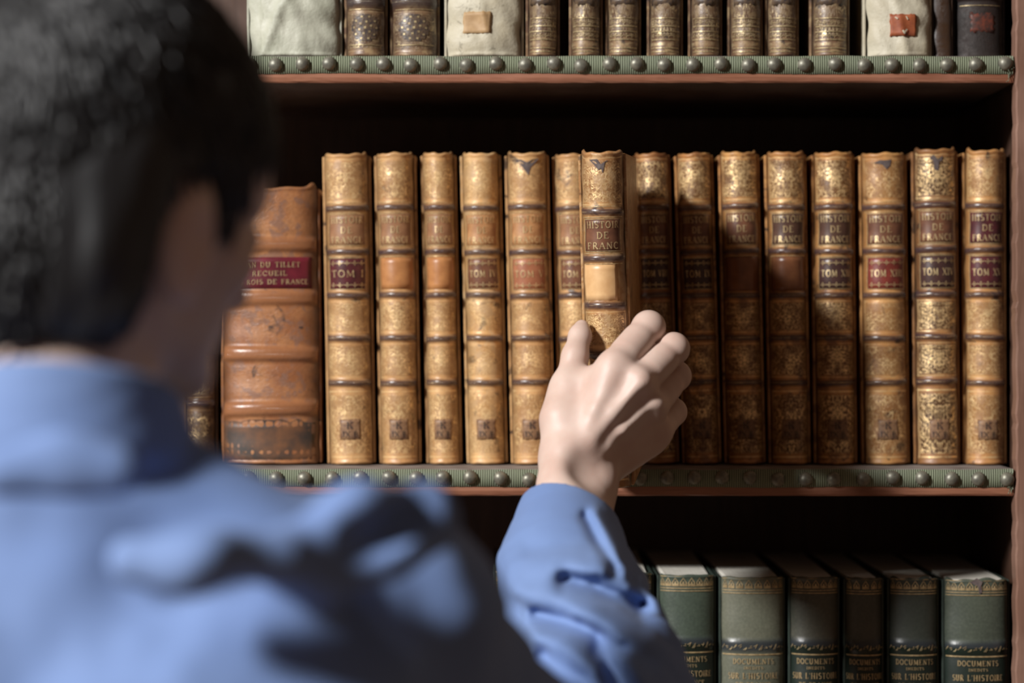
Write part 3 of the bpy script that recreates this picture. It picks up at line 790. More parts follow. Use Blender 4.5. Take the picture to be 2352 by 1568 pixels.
for k, (a, b, y) in enumerate(GR):
    w = (b-a)*KG-.0005; ztop = (784-y)*KG; h = ztop-ZS3T-.0006
    rr = random.Random(700+k)
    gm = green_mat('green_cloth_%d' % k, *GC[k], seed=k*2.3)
    bz = (.05, .10, .155, h-.0517)
    root, prof, L = make_book('cloth_book', w, h, .225, gm, bz, [0, 0, 0, 0 if k == 4 else 1, 0], sq=.0006, bulge=.009, bh=.0090, bamp=.0013, rng=rr, board_mat=M['green_board'], flat_top=True, headcap=.0007 if k < 7 else .0022, wobble=.0003)
    s = L*.90
    st = [(.0006, [(-s, h-z), (s, h-z)]) for z in (.0012, .0100, .0120)]
    n = max(5, int(2*s/.0052))
    for i in range(n):   # palmettes round the head
        c = -s+2*s*(i+.5)/n; z = h-.0085; q = .0021
        st += [(.0006, [(c-q, z), (c-q*.9, z+.0028), (c, z+.0062), (c+q*.9, z+.0028), (c+q, z)]), (.0009, [(c, z), (c, z+.0035)]), (.0008, [(c-q*.55, z), (c-q*.5, z+.002)]), (.0008, [(c+q*.55, z), (c+q*.5, z+.002)])]
    zb = h-.0517
    st += [(.0009, [(-s, zb-.0064), (s, zb-.0064)])]
    letters(root, prof, L, st, M['gold_pale'], 'gilt_tooling', off=.0006)
    st = [(.0004, [(-s*.95+2*s*.95*i/14+.001*kk, zb-.0015+.0015*math.sin(i*2.1+kk)), (-s*.95+2*s*.95*(i+.7)/14, zb+.0015*math.cos(i*1.7+kk))]) for i in range(14) for kk in (0, 1)]
    letters(root, prof, L, st, M['gold_dim'], 'tooled_roll', off=.0018)
    tw = min(.0265, s*1.55)
    st = text_strokes('DOCUMENTS', 0, zb-.0134, .0038, tw*1.0)+text_strokes('INEDITS', 0, zb-.0173, .0018, tw*.45)
    st += text_strokes("SUR L'HISTOIRE", 0, zb-.0245, .0042, tw*1.28)+text_strokes('DE FRANCE', 0, zb-.0306, .0032, tw*.85)
    st += [(.0005, [(-.004, zb-.0370), (.004, zb-.0370)])]
    letters(root, prof, L, st, M['gold_pale'], 'title_lettering', off=.0007)
    if k in (8,):
        V = [(*prof(aa/L, .0010), h-z) for aa, z in ((-.001, -.001), (.0025, .002), (.0015, .005), (.0022, .010), (.0005, .011), (-.0004, .005), (-.0055, .0025))]
        mesh_obj('torn_cloth', V, [tuple(range(7))], M['torn'], root, False)
    root.location = (((a+b)/2-1176)*KG, YG, ZS3T+ZC+.0006)
    tag(root, LG[k], 'book', 'green titled volumes on the bottom shelf')

# ------------------------------------------------------------ distance-field sculpting
class Field:
    def __init__(s, lo, hi, h):
        s.lo = np.array(lo, float); s.h = h
        s.n = (np.ceil((np.array(hi)-s.lo)/h)+1).astype(int)
        s.ax = [(s.lo[i]+h*np.arange(s.n[i])).astype(np.float32) for i in range(3)]
        s.F = np.full(s.n, 1.0, np.float32)
    def sub(s, lo, hi):
        a = np.maximum(0, np.floor((np.array(lo)-s.lo)/s.h).astype(int)); b = np.minimum(s.n, np.ceil((np.array(hi)-s.lo)/s.h).astype(int)+1)
        if np.any(b <= a): return None
        sl = tuple(slice(a[i], b[i]) for i in range(3))
        X = s.ax[0][sl[0]][:, None, None]; Y = s.ax[1][sl[1]][None, :, None]; Z = s.ax[2][sl[2]][None, None, :]
        return sl, X, Y, Z
    def _put(s, sl, d, k, op):
        A = s.F[sl]
        if op == 'add':
            if k <= 0: s.F[sl] = np.minimum(A, d)
            else:
                hh = np.clip(.5+.5*(d-A)/k, 0, 1); s.F[sl] = d+(A-d)*hh-k*hh*(1-hh)
        else:
            d = -d
            if k <= 0: s.F[sl] = np.maximum(A, d)
            else:
                hh = np.clip(.5-.5*(d-A)/k, 0, 1); s.F[sl] = d+(A-d)*hh+k*hh*(1-hh)
    def cap(s, a, b, ra, rb, k=.006, op='add', sq=None):
        a = np.asarray(a, float); b = np.asarray(b, float); m = max(ra, rb)+k+4*s.h
        q = s.sub(np.minimum(a, b)-m, np.maximum(a, b)+m)
        if q is None: return
        sl, X, Y, Z = q; ba = b-a; L2 = float(ba@ba)+1e-12
        t = np.clip(((X-a[0])*ba[0]+(Y-a[1])*ba[1]+(Z-a[2])*ba[2])/L2, 0, 1)
        d = np.sqrt((X-a[0]-t*ba[0])**2+(Y-a[1]-t*ba[1])**2+(Z-a[2]-t*ba[2])**2)-(ra+(rb-ra)*t)
        s._put(sl, d.astype(np.float32), k, op)
    def chain(s, pts, rs, k=.004):
        for i in range(len(pts)-1): s.cap(pts[i], pts[i+1], rs[i], rs[i+1], k)
    def ell(s, c, r, k=.006, op='add', R=None):
        c = np.asarray(c, float); r = np.asarray(r, float); m = r.max()+k+4*s.h
        q = s.sub(c-m, c+m)
        if q is None: return
        sl, X, Y, Z = q; x, y, z = X-c[0], Y-c[1], Z-c[2]
        if R is not None:   # rows of R are the local axes
            x, y, z = (x*R[0][0]+y*R[0][1]+z*R[0][2], x*R[1][0]+y*R[1][1]+z*R[1][2], x*R[2][0]+y*R[2][1]+z*R[2][2])
        k0 = np.sqrt((x/r[0])**2+(y/r[1])**2+(z/r[2])**2); k1 = np.sqrt((x/r[0]**2)**2+(y/r[1]**2)**2+(z/r[2]**2)**2)+1e-6
        s._put(sl, (k0*(k0-1)/k1).astype(np.float32), k, op)
    def full(s): return s.sub(s.lo, s.lo+s.h*s.n)
    def mesh(s):
        F = s.F; F = F.copy()
        F[0] = F[-1] = .01; F[:, 0] = F[:, -1] = .01; F[:, :, 0] = F[:, :, -1] = .01
        ins = F < 0; n = F.shape
        acc = {}
        shape = (n[0]-1, n[1]-1, n[2]-1)
        cnt = np.zeros(shape, np.uint8)
        corner = [(i, j, k) for i in (0, 1) for j in (0, 1) for k in (0, 1)]
        for (i, j, k) in corner: cnt += ins[i:i+shape[0], j:j+shape[1], k:k+shape[2]]
        act = (cnt > 0) & (cnt < 8)
        idx = np.argwhere(act); N = len(idx)
        vid = np.full(shape, -1, np.int64); vid[act] = np.arange(N)
        val = {c: F[idx[:, 0]+c[0], idx[:, 1]+c[1], idx[:, 2]+c[2]] for c in corner}
        pos = np.zeros((N, 3)); w = np.zeros(N)
        for c in corner:
            for a in range(3):
                if c[a]: continue
                e = list(c); e[a] = 1; e = tuple(e); va, vb = val[c], val[e]
                cr = (va < 0) != (vb < 0); t = np.where(cr, va/np.where(cr, va-vb, 1), 0)
                p = np.tile(np.array(c, float), (N, 1)); p[:, a] += t
                pos += p*cr[:, None]; w += cr
        V = s.lo+s.h*(idx+pos/w[:, None])
        faces = []
        for a in range(3):
            b, c = (a+1) % 3, (a+2) % 3
            sl0 = [slice(None)]*3; sl1 = [slice(None)]*3
            sl0[a] = slice(0, -1); sl1[a] = slice(1, None)
            A, B = ins[tuple(sl0)], ins[tuple(sl1)]
            e = np.argwhere(A != B); e = e[(e[:, b] > 0) & (e[:, c] > 0) & (e[:, b] < n[b]-1) & (e[:, c] < n[c]-1)]
            fl = A[e[:, 0], e[:, 1], e[:, 2]]
            q = []
            for db, dc in ((0, 0), (-1, 0), (-1, -1), (0, -1)):
                t = e.copy(); t[:, b] += db; t[:, c] += dc; q.append(vid[t[:, 0], t[:, 1], t[:, 2]])
            q = np.stack(q, 1); q[~fl] = q[~fl][:, ::-1]
            faces.append(q)
        return V, np.concatenate(faces)

FIG_S, FIG_T = 0.9, np.array([0, -.187, 0])      # size and place of the figure's head and trunk
def fig(m): return (m[0]*FIG_S+FIG_T, m[1])
def big_mesh(name, parts, mat, parent):
    me = bpy.data.meshes.new(name); Vs = []; Fs = []; b = 0
    for V, F in parts: Vs.append(V); Fs.append(F+b); b += len(V)
    V = np.concatenate(Vs); F = np.concatenate(Fs)
    V = V+np.array([0, 0, ZC])
    me.vertices.add(len(V)); me.vertices.foreach_set('co', V.astype(np.float32).ravel())
    me.loops.add(F.size); me.loops.foreach_set('vertex_index', F.astype(np.int32).ravel())
    me.polygons.add(len(F)); me.polygons.foreach_set('loop_start', np.arange(0, F.size, 4, dtype=np.int32))
    me.polygons.foreach_set('use_smooth', np.ones(len(F), bool))
    me.materials.append(mat); me.update(); me.validate()
    o = bpy.data.objects.new(name, me); COL.objects.link(o); o.parent = parent
    return o

def vnoise(X, Y, Z, f, seed):
    r = np.random.RandomState(seed); G = r.rand(32, 32, 32).astype(np.float32)*2-1
    def s(v):
        v = v*f+100.3; i = np.floor(v).astype(int); t = v-i; return i % 32, (i+1) % 32, (t*t*(3-2*t)).astype(np.float32)
    x0, x1, tx = s(X); y0, y1, ty = s(Y); z0, z1, tz = s(Z)
    g = lambda a, b, c: G[a, b, c]
    return ((g(x0, y0, z0)*(1-tx)+g(x1, y0, z0)*tx)*(1-ty)+(g(x0, y1, z0)*(1-tx)+g(x1, y1, z0)*tx)*ty)*(1-tz) + \
           ((g(x0, y0, z1)*(1-tx)+g(x1, y0, z1)*tx)*(1-ty)+(g(x0, y1, z1)*(1-tx)+g(x1, y1, z1)*tx)*ty)*tz

# ------------------------------------------------------------ the man
man = tag(empty('person', (-.207, -.78, 0)), 'man in a light blue shirt seen from behind, pulling a book from the shelf', 'person')
inv = Matrix.Translation((.207, .78, 0))
t = NT('skin'); o = t.coord()
n1 = t.noise(o, 45, 3); n2 = t.noise(o, 700, 3)
c = t.mix(t.mapr(n1, .35, .65), (.63, .475, .40), (.58, .405, .335))
gp = t.n('ShaderNodeNewGeometry').outputs['Position']
def spot(px, py, Y, r, col, c, amt=.8):
    p = P(px, py, Y)
    v = t.n('ShaderNodeVectorMath', operation='DISTANCE'); t.link(gp, v.inputs[0]); v.inputs[1].default_value = (p[0], p[1], p[2]+ZC)
    return t.mix(t.mapr(v.outputs['Value'], r*.6, r, amt, 0), c, col)
c = spot(1472, 769, -.209, .0012, (.10, .04, .03), c)
c = spot(1381, 955, -.234, .0030, (.50, .16, .14), c, .5)
t.b.inputs['Subsurface Weight'].default_value = .12
t.b.inputs['Subsurface Radius'].default_value = (1, .35, .2); t.b.inputs['Subsurface Scale'].default_value = .006
M['skin'] = t.out(c, .5, normal=t.bump(n2, .12, .0004))

def C(cx, cy, Y): return P(1200+cx/2.905, 680+cy/2.905, Y)    # points read off the hand
def hand_field(h):
    f = Field((-.03, -.50, -.34), (.145, -.13, .035), h)
    # forearm: elbow to wrist
    el = P(1350, 1850, -.45)
    f.cap(el, C(290, 1290, -.246), .029, .0175, .01); f.cap(el, C(430, 1300, -.227), .029, .0170, .01)
    f.cap(C(290, 1290, -.246), C(285, 1110, -.236), .0170, .0160, .012); f.cap(C(430, 1300, -.227), C(455, 1110, -.217), .0170, .0150, .012)
    # carpus and metacarpals
    wr = [C(300, 1040, -.229), C(370, 1040, -.233), C(450, 1055, -.222), C(530, 1085, -.210)]
    mc = [C(622, 470, -.2270), C(775, 575, -.2290), C(862, 735, -.2200), C(895, 890, -.2060)]
    rw = [.0125, .0130, .0130, .0115]; rm = [.0108, .0104, .0105, .0098]
    for a, b, r1, r2 in zip(wr, mc, rw, rm): f.cap(a, b, r1, r2, .012)
    f.ell(C(560, 830, -.214), (.026, .012, .034), .014)
    f.cap(C(520, 1120, -.208), C(850, 960, -.200), .0130, .0105, .012)      # hypothenar edge
    f.cap(C(270, 1090, -.228), C(262, 820, -.222), .0130, .0128, .012)      # thumb metacarpal
    f.cap(C(262, 820, -.222), C(308, 600, -.212), .0128, .0108, .010)
    f.cap(C(300, 700, -.205), C(480, 720, -.208), .0120, .0120, .014)       # web and thenar
    f.cap(C(330, 600, -.212), C(520, 560, -.216), .0085, .0085, .012)
    # extensor tendons
    for a, m_, b, r in ((C(400, 1010, -.2405), C(500, 760, -.2400), C(600, 520, -.2355), .0030), (C(430, 1010, -.2415), C(610, 790, -.2430), C(765, 600, -.2415), .0036),
                        (C(490, 1040, -.2340), C(680, 905, -.2390), C(850, 745, -.2300), .0032), (C(545, 1060, -.2190), C(710, 980, -.2230), C(880, 900, -.2150), .0022)):
        f.cap(a, m_, r*.6, r*.9, .008); f.cap(m_, b, r*.9, r, .008)
    # knuckles
    f.ell(C(790, 565, -.2385), (.0052, .0036, .0060), .010); f.ell(C(878, 715, -.2290), (.0062, .0048, .0058), .006)
    f.ell(C(600, 560, -.2310), (.0090, .0040, .0110), .012); f.ell(C(905, 880, -.2120), (.0055, .0045, .0055), .006)
    f.ell(C(545, 1215, -.2300), (.0065, .0060, .0068), .012)                # ulnar head
    # hollows between the metacarpals and at the wrist
    for a, b, r in ((C(700, 560, -.2520), C(520, 860, -.2560), .0060), (C(830, 690, -.2490), C(600, 950, -.2500), .0060), (C(880, 840, -.2360), C(700, 990, -.2400), .0055)):
        f.cap(a, b, r, r, .008, 'sub')
    f.ell(C(440, 1130, -.2580), (.010, .009, .010), .014, 'sub')
    # fingers: MCP, PIP, DIP, tip
    g = Field(f.lo, f.lo+f.h*(f.n-1), h)
    fing = [
        ([mc[0]+[0, .001, 0], C(842, 208, -.2010), C(862, 205, -.1800)+[-.0015, 0, .001], C(830, 190, -.1600)], (.0112, .0104, .0090, .0070), .0010),
        ([mc[1]+[0, .001, 0], C(1008, 350, -.2030), C(1010, 330, -.1790), C(880, 300, -.1630)], (.0108, .0099, .0086, .0070), .001),
        ([mc[2]+[0, .001, 0], C(1024, 532, -.1930), C(1010, 500, -.1710), C(880, 480, -.1570)], (.0102, .0094, .0082, .0066), .001),
        ([mc[3]+[0, .001, 0], C(1004, 772, -.1840), C(985, 735, -.1670), C(880, 700, -.1530)], (.0098, .0086, .0074, .0060), .001)]
    for pts, rs, _ in fing:
        gg = Field(f.lo, f.lo+f.h*(f.n-1), h) if False else None
        # each finger is merged softly in itself and hard against its neighbour
        t_f = Field(np.maximum(f.lo, np.min(pts, 0)-.03), np.minimum(f.lo+f.h*(f.n-1), np.max(pts, 0)+.03), h)
        off = np.round((t_f.lo-f.lo)/h).astype(int); t_f.lo = f.lo+off*h; t_f.ax = [(t_f.lo[i]+h*np.arange(t_f.n[i])).astype(np.float32) for i in range(3)]
        t_f.chain(pts, rs, .004)
        p0, p1 = np.array(pts[0]), np.array(pts[1])
        t_f.ell(p1+[0, -.0005, 0], (rs[1]*1.04,)*3, .003)
        mid = (p0+p1)/2; t_f.cap(mid-(p1-p0)*.15, mid+(p1-p0)*.15, rs[1]*1.02, rs[1]*1.0, .004)
        n0 = off; n1_ = np.minimum(off+t_f.n, g.n)
        sl = tuple(slice(n0[i], n1_[i]) for i in range(3)); src = t_f.F[tuple(slice(0, n1_[i]-n0[i]) for i in range(3))]
        g._put(sl, src, .0010, 'add')
    f._put((slice(None),)*3, g.F, .0055, 'add')
    # thumb along the other board
    f.chain([C(305, 610, -.212), C(352, 400, -.2030), C(385, 262, -.1930), C(396, 205, -.1890)], [.0105, .0088, .0074, .0050], .004)
    return f
hf = hand_field(.0011)

# head in its own frame: right, forward, up from the point between the ears
E0 = P(184, 560, -.612); yaw = math.radians(40); pit = math.radians(-7)
fw = np.array([math.sin(yaw)*math.cos(pit), math.cos(yaw)*math.cos(pit), math.sin(pit)])
rt = np.array([math.cos(yaw), -math.sin(yaw), 0]); up = np.cross(rt, fw)
HR = [rt, fw, up]
def Hd(r, f_, u): return E0+rt*r+fw*f_+up*u
NB = np.array([-.222, -.650, -.075])
SR = np.array([-.062, -.615, -.150]); SL = np.array([-.405, -.680, -.120])
EW = P(1350, 1850, -.45); EL = (EW-FIG_T)/FIG_S
bf = Field((-.52, -.80, -.70), (.12, -.22, .235), .0032)
bf.ell(Hd(0, .0, .048), (.0745, .0965, .0905), .01, R=HR)
bf.ell(Hd(0, .040, -.008), (.055, .051, .062), .02, R=HR)
for s in (-1, 1):
    bf.cap(Hd(s*.045, .004, -.028), Hd(s*.015, .068, -.059), .0145, .012, .015)
    bf.ell(Hd(s*.034, .060, .052), (.026, .026, .026), .02, R=HR)
    bf.ell(Hd(s*.041, .063, -.002), (.016, .016, .014), .014, R=HR)
    bf.cap(Hd(s*.040, .076, .034), Hd(s*.014, .090, .032), .009, .010, .012)
    bf.ell(Hd(s*.032, .094, .014), (.013, .010, .009), .008, 'sub', HR)
    bf.ell(Hd(s*.032, .082, .014), (.011, .011, .011), .001, 'add', HR)
    # ear
    fe = Hd(s*.0765, .002, .004)
    ea = np.array([rt*s*.93-fw*.36, fw*.93+rt*s*.36, up]); ea = [v/np.linalg.norm(v) for v in ea]
    bf.ell(fe, (.0085, .0165, .034), .005, R=ea)
    bf.ell(Hd(s*.0765, .004, -.024), (.006, .009, .010), .005, R=HR)
    bf.ell(Hd(s*.090, .007, .001), (.008, .009, .016), .003, 'sub', HR)
bf.cap(Hd(0, .096, .022), Hd(0, .110, -.012), .006, .0090, .008)
bf.ell(Hd(0, .087, -.034), (.020, .010, .0055), .006, R=HR); bf.ell(Hd(0, .085, -.043), (.017, .010, .0055), .005, R=HR)
bf.ell(Hd(0, .074, -.062), (.018, .014, .013), .012, R=HR)
bf.cap(NB+[-.007, 0, 0], Hd(0, -.022, -.010), .054, .053, .02)
bf.ell((-.23, -.640, -.30), (.140, .065, .20), .03); bf.ell((-.23, -.65, -.58), (.135, .085, .16), .03)
bf.cap(NB+[0, .0, -.03], SR+[-.02, 0, .01], .040, .038, .03); bf.cap(NB+[0, .0, -.03], SL+[.02, 0, .01], .045, .045, .03)
bf.chain([SR, EL], [.038, .030], .02)
LE = np.array([-.445, -.68, -.42]); LW = np.array([-.435, -.63, -.655])
bf.chain([SL, LE, LW], [.045, .037, .026], .02)
lf = Field((-.50, -.70, -.84), (-.37, -.54, -.60), .0022)     # left hand hanging relaxed
lf.cap(LW+[0, 0, .03], LW+[0, .005, -.02], .026, .024, .01)
for k, (dy, ln) in enumerate(((.030, .075), (.010, .083), (-.010, .077), (-.028, .060))):
    m0 = LW+np.array([0, .005+dy*.5, -.02]); m1 = LW+np.array([0, .010+dy, -.085]); lf.cap(m0, m1, .012, .0105, .01)
    p1 = m1+[.010, .004, -ln*.5]; p2 = p1+[.012, 0, -ln*.28]; p3 = p2+[.012, 0, -ln*.2]
    lf.chain([m1, p1, p2, p3], [.0100, .0088, .0078, .0068], .0025)
lf.chain([LW+[.005, .02, -.02], LW+[.012, .045, -.055], LW+[.020, .052, -.085], LW+[.026, .050, -.105]], [.014, .011, .0095, .008], .006)
big_mesh('body', [hf.mesh(), fig(bf.mesh()), fig(lf.mesh())], M['skin'], man)

# hair: a cap that ends at the hairline, covered with combed locks
hh = Field(E0-.16, E0+.19, .0024)
q = hh.full(); sl, X, Y, Z = q
dx, dy, dz = X-E0[0], Y-E0[1], Z-E0[2]
R_, F_, U_ = (dx*rt[0]+dy*rt[1]+dz*rt[2], dx*fw[0]+dy*fw[1]+dz*fw[2], dx*up[0]+dy*up[1]+dz*up[2])
def ellf(a, b, c, r): 
    x, y, z = R_, F_-b, U_-c
    k0 = np.sqrt((x/r[0])**2+(y/r[1])**2+(z/r[2])**2); k1 = np.sqrt((x/r[0]**2)**2+(y/r[1]**2)**2+(z/r[2]**2)**2)+1e-6
    return k0*(k0-1)/k1
d = ellf(0, .0, .050, (.0830, .1050, .1010))
x, y, z = R_, F_+.040, U_+.002; k0 = np.sqrt((x/.068)**2+(y/.064)**2+(z/.082)**2); k1 = np.sqrt((x/.068**2)**2+(y/.064**2)**2+(z/.082**2)**2)+1e-6
d2 = k0*(k0-1)/k1; mm = np.clip(.5+.5*(d2-d)/.02, 0, 1); d = d2+(d-d2)*mm-.02*mm*(1-mm)
for sg in (-1, 1):
    x, y, z = R_-sg*.054, F_+.030, U_+.012; k0 = np.sqrt((x/.024)**2+(y/.026)**2+(z/.046)**2); k1 = np.sqrt((x/.024**2)**2+(y/.026**2)**2+(z/.046**2)**2)+1e-6
    d2 = k0*(k0-1)/k1; mm = np.clip(.5+.5*(d2-d)/.035, 0, 1); d = d2+(d-d2)*mm-.035*mm*(1-mm)
d = d+.0022*vnoise(R_, F_, U_*.25, 120, 5)+.003*vnoise(R_, F_, U_*.4, 45, 6)
line = np.interp(F_, [-.12, -.06, -.036, -.022, -.013, .008, .012, .020, .034, .042, .060, .085, .13], [-.064, -.063, -.058, -.044, .030, .036, .034, .004, .002, .045, .055, .066, .070]).astype(np.float32)
cut = line-U_
hh.F = np.maximum(d, cut+.0015*vnoise(R_, F_, U_, 200, 8)).astype(np.float32)
t = NT('dark_hair'); o = t.coord(); n1 = t.noise(t.coord((1, 1, .2)), 300, 3)
M['hair'] = t.out(t.mix(n1, (.006, .006, .007), (.015, .016, .018)), .42, normal=t.bump(n1, .5, .001), spec=.6)
parts = [hh.mesh()]
hr = random.Random(11); mb = MB()
cnt = 0
ELS = [(np.array([0, 0, .050]), np.array([.083, .105, .101])), (np.array([0, -.040, -.002]), np.array([.068, .064, .082])),
       (np.array([.054, -.030, -.012]), np.array([.024, .026, .046])), (np.array([-.054, -.030, -.012]), np.array([.024, .026, .046]))]
HL = ([-.12, -.06, -.036, -.022, -.013, .008, .012, .020, .034, .042, .060, .085, .13], [-.064, -.063, -.058, -.044, .030, .036, .034, .004, .002, .045, .055, .066, .070])
while cnt < 5200:
    th = hr.uniform(0, 2*math.pi); cz = hr.uniform(-.9, 1); sr = math.sqrt(1-cz*cz)
    n_ = np.array([math.cos(th)*sr, math.sin(th)*sr, cz]); w0 = hr.random(); q_ = 0 if w0 < .6 else 1 if w0 < .85 else 2 if w0 < .93 else 3
    ec, er = ELS[q_]; loc = ec+er*n_
    if any(np.sum(((loc-c2)/r2)**2) < .90 for k2, (c2, r2) in enumerate(ELS) if k2 != q_): continue
    if q_ and loc[1] > -.018: continue
    if loc[2] < np.interp(loc[1], *HL)+.006: continue
    crown = np.array([-.01, -.055, .14]); dv = loc-crown; dv = dv-n_*(dv@n_); L_ = np.linalg.norm(dv)+1e-6
    jt = .35 if q_ == 0 and loc[2] > .04 else .15
    dirn = dv/L_*.8+np.array([hr.uniform(-jt, jt), hr.uniform(-jt, jt), hr.uniform(-jt, .1)]); dirn -= n_*(dirn@n_); dirn /= np.linalg.norm(dirn)
    ln_ = hr.uniform(.014, .030)*(1 if loc[2] > .03 else .6)
    pts = []
    for k in range(4):
        p = loc+dirn*ln_*k/3; e = (p-ec)/er; e = e/np.linalg.norm(e)
        p = ec+er*e+n_*(.0010+.003*math.sin(k/3*2.2)*hr.uniform(.4, 1))
        w_ = Hd(*p); pts.append((w_[0], w_[1], w_[2]))
    mb.tube(pts, [.0011, .0015, .0010, .0002], 4); cnt += 1
Vt = np.array(mb.v); Ft = [f for f in mb.f if len(f) == 4]
parts.append((Vt, np.array(Ft)))
big_mesh('hair', [fig(p) for p in parts], M['hair'], man)

# shirt
t = NT('blue_shirt_cloth'); o = t.coord()
n1 = t.noise(o, 9, 3); n2 = t.noise(o, 900, 2)
c = t.mix(t.mapr(n1, .35, .65), (.150, .232, .455), (.172, .258, .480))
t.b.inputs['Sheen Weight'].default_value = .05
M['shirt'] = t.out(c, .75, normal=t.bump(n2, .25, .0005), spec=.25)
sf_ = Field((-.53, -.84, -.68), (.17, -.20, .04), .0038)
sf_.ell((-.23, -.662, -.30), (.182, .112, .235), .05); sf_.ell((-.23, -.66, -.58), (.172, .112, .24), .05)
sf_.cap(NB+[.02, -.005, -.020], SR+[-.005, 0, .012], .052, .057, .05); sf_.cap(NB+[-.02, -.005, -.030], SL+[0, 0, .005], .052, .056, .05)
sf_.ell((-.11, -.715, -.22), (.075, .045, .11), .05); sf_.ell((-.33, -.73, -.22), (.075, .045, .11), .05)
sf_.chain([SR, (SR+EL)/2+[-.006, .0, -.012], EL], [.060, .052, .050], .04)
sf_.chain([SL, LE, LW+[0, 0, .02]], [.060, .055, .040], .04)
q = sf_.full(); sl, X, Y, Z = q
nn = .010*vnoise(X, Y, Z*1.7, 13, 21)+.0045*vnoise(X+Z*.6, Y, Z-X*.5, 26, 22)+.0009*vnoise(X, Y, Z, 60, 23)
sf_.F = (sf_.F-nn).astype(np.float32)
def fold(F_, pts, r, k=.018, op='add'):
    for i in range(len(pts)-1): F_.cap(pts[i], pts[i+1], r, r, k, op)
# folds across the back and at the armhole
fold(sf_, [P(0, 1085, -.775), P(140, 1078, -.780), P(270, 1090, -.775)], .012, .03)
fold(sf_, [P(-60, 1035, -.800), P(170, 1040, -.805)], .014, .02, 'sub')
fold(sf_, [P(90, 1180, -.800), P(290, 1215, -.800)], .016, .03, 'sub')
fold(sf_, [P(640, 1270, -.745), P(820, 1180, -.735), P(980, 1160, -.700)], .011, .022)
fold(sf_, [P(760, 1330, -.740), P(900, 1250, -.725), P(1000, 1215, -.690)], .010, .022)
fold(sf_, [P(840, 1235, -.748), P(960, 1180, -.718)], .008, .012, 'sub')
fold(sf_, [P(300, 1290, -.79), P(480, 1300, -.79), P(640, 1290, -.77)], .010, .03)
fold(sf_, [P(600, 1420, -.80), P(700, 1560, -.80)], .018, .03, 'sub')
# collar
for k in range(40):
    a0, a1 = 2*math.pi*k/40, 2*math.pi*(k+1)/40
    def cp(a, z, r):
        fr = .5-.5*math.cos(a)                 # 1 at the throat
        return NB+np.array([-.007+r*1.0*math.sin(a+0), -r*.98*math.cos(a), .062+z-.034*fr+.010*0])
    for zc_, rc_, tc_ in ((0, .0600, .0050), (-.005, .0612, .0056), (-.010, .0624, .0060), (-.015, .0637, .0064), (-.020, .0650, .0068), (-.025, .0664, .0070), (-.030, .0680, .0074), (-.036, .0695, .0078)):
        sf_.cap(cp(a0, zc_, rc_), cp(a1, zc_, rc_), tc_, tc_, 0)
sf_.cap(NB+[0, .004, -.02], Hd(-.008, -.020, -.02), .055, .050, .003, 'sub')
# sculpt the right forearm sleeve finely
rf = Field((-.05, -.56, -.38), (.17, -.20, -.06), .0017)
axis = [P(1318, 1085, -.222), P(1312, 1165, -.243), P(1300, 1225, -.266), P(1299, 1310, -.296), P(1328, 1400, -.328), P(1368, 1500, -.361), P(1395, 1620, -.395), EW]
rad = [.0262, .0268, .0305, .0385, .0420, .0430, .050, .060]
rf.chain(axis, rad, .02)
q = rf.full(); sl, X, Y, Z = q
fade = np.clip((-.105-Z)/.05, 0.1, 1)
rf.F = (rf.F-fade*(.0030*vnoise(X, Y*1.2, Z*1.4, 30, 31)+.0018*vnoise(X+Z, Y, Z-X*.6, 62, 32)+.0005*vnoise(X, Y, Z, 150, 33))).astype(np.float32)
def SP(px, py, i, dd=0.0):     # a point on the camera side of the sleeve
    return P(px, py, np.interp(py, [1085, 1165, 1225, 1310, 1400, 1500, 1620], [a[1] for a in axis[:7]])-i+dd)
def crease(pts, amp, w):
    """a soft ridge (amp > 0) or valley along a line on the camera side of the sleeve"""
    best = np.full((X.shape[0], 1, Z.shape[2]), 1e3, np.float32)
    for a, b in zip(pts[:-1], pts[1:]):
        ax_, az_, bx_, bz_ = a[0], a[2], b[0], b[2]; L2 = (bx_-ax_)**2+(bz_-az_)**2
        tt = np.clip(((X-ax_)*(bx_-ax_)+(Z-az_)*(bz_-az_))/L2, 0, 1)
        best = np.minimum(best, np.sqrt((X-ax_-tt*(bx_-ax_))**2+(Z-az_-tt*(bz_-az_))**2))
    ym = np.interp(Z.ravel(), [a[2] for a in axis[::-1]], [a[1] for a in axis[::-1]])[None, None, :]
    rf.F -= (amp*np.exp(-(best/w)**2)*np.clip((ym+.010-Y)/.02, 0, 1)).astype(np.float32)
SQ = lambda pl: [SP(x, y, .038) for x, y in pl]
crease(SQ([(1180, 1300), (1290, 1290), (1378, 1285)]), .0060, .0095)
crease(SQ([(1300, 1322), (1360, 1340), (1470, 1400)]), -.0110, .0070)
crease(SQ([(1190, 1350), (1300, 1362), (1400, 1408), (1470, 1452)]), .0070, .0070)
crease(SQ([(1235, 1412), (1330, 1430), (1420, 1468)]), -.0090, .0050)
crease(SQ([(1235, 1445), (1300, 1460), (1365, 1512)]), .0070, .0065)
crease(SQ([(1375, 1480), (1400, 1530), (1430, 1600)]), -.0110, .0070)
crease(SQ([(1410, 1460), (1450, 1520), (1490, 1590)]), .0080, .0065)
crease(SQ([(1250, 1510), (1330, 1545), (1360, 1600)]), -.0070, .0060)
crease(SQ([(1345, 1180), (1372, 1235), (1405, 1290)]), -.0040, .0040)
crease(SQ([(1362, 1175), (1395, 1235), (1430, 1300)]), .0030, .0040)
crease(SQ([(1215, 1250), (1290, 1245), (1340, 1255)]), -.0016, .0050)
fold(rf, [SP(1325, 1170, .030), SP(1345, 1235, .036)], .0030, .006, 'sub')
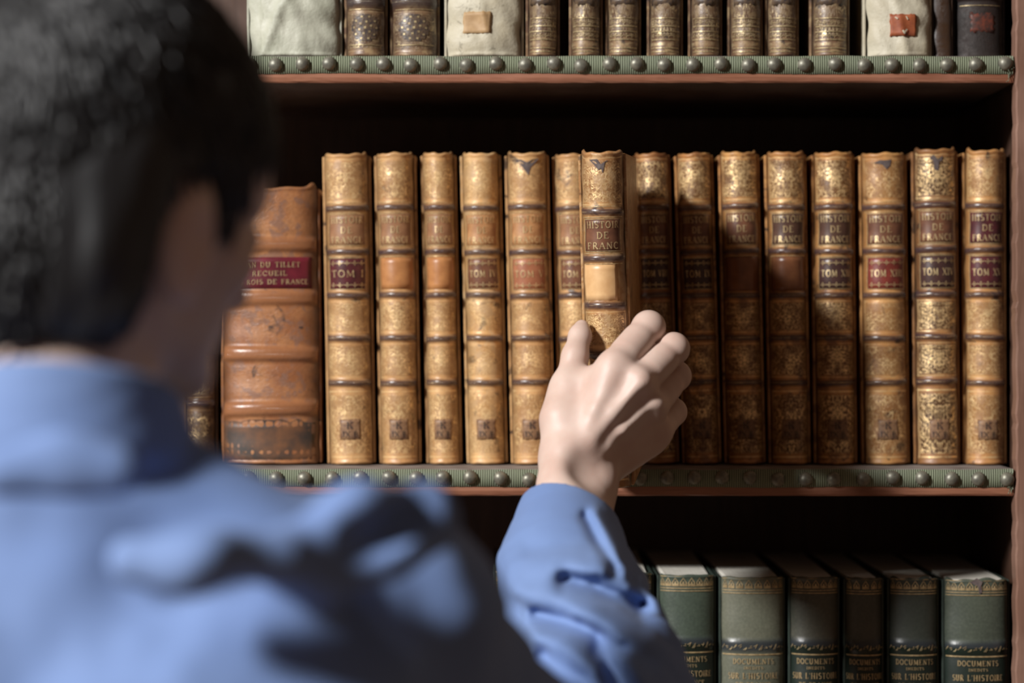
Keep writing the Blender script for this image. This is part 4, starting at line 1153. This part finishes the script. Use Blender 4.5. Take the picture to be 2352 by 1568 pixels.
# open cuff: cut off past the wrist and hollow it
a_, b_, c_ = C(100, 1392, -.250), C(300, 1280, -.276), C(598, 1530, -.262)
nrm = np.cross(b_-a_, c_-a_); nrm /= np.linalg.norm(nrm)
if nrm[2] < 0: nrm = -nrm
pl = ((X-a_[0])*nrm[0]+(Y-a_[1])*nrm[1]+(Z-a_[2])*nrm[2])
rf.F = np.maximum(rf.F, pl).astype(np.float32)
for i in range(2): rf.cap(axis[i], axis[i+1], rad[i]-.0026, rad[i+1]-.0026, .001, 'sub')
rf.cap(axis[2], axis[2]+(axis[2]-axis[3])*.3, rad[2]-.004, rad[2]-.004, .001, 'sub')
big_mesh('shirt', [fig(sf_.mesh()), rf.mesh()], M['shirt'], man)

# trousers and shoes, below the frame
HX, HY = -.207, -.781
tf = Field((HX-.24, HY-.16, -1.47), (HX+.24, HY+.17, -.55), .007)
tf.ell((HX, HY, -.68), (.152, .105, .12), .03)
for s in (-1, 1):
    tf.chain([(HX+s*.078, HY, -.72), (HX+s*.088, HY+.01, -1.06), (HX+s*.09, HY-.01, -1.44)], [.085, .066, .056], .03)
big_mesh('trousers', [tf.mesh()], plain('dark_trousers', (.03, .032, .04), None, .8), man)
for s in (-1, 1):
    ff = Field((HX+s*.10-.08, HY-.14, -1.502), (HX+s*.10+.08, HY+.24, -1.36), .004)
    ff.cap((HX+s*.09, HY-.04, -1.455), (HX+s*.10, HY+.14, -1.462), .043, .036, .02); ff.cap((HX+s*.09, HY-.02, -1.44), (HX+s*.09, HY-.02, -1.38), .045, .045, .02)
    q = ff.full(); ff.F = np.maximum(ff.F, (-1.499-q[3])).astype(np.float32)
    big_mesh('shoe', [ff.mesh()], plain('brown_shoe_leather', (.05, .025, .015), None, .35), man)
for ch in man.children: ch.matrix_parent_inverse = inv

# ------------------------------------------------------------ room shell
mb = MB(); mb.box(-3.0, 2.5, -3.5, .40, -.05, 0.0); tag(mb.build('floor', M['floor']), kind='structure')
mb = MB(); mb.box(-3.0, 2.5, .40, .45, 0, 2.9); tag(mb.build('wall_back', plain('plaster', (.35, .31, .26), None, .9)), kind='structure')
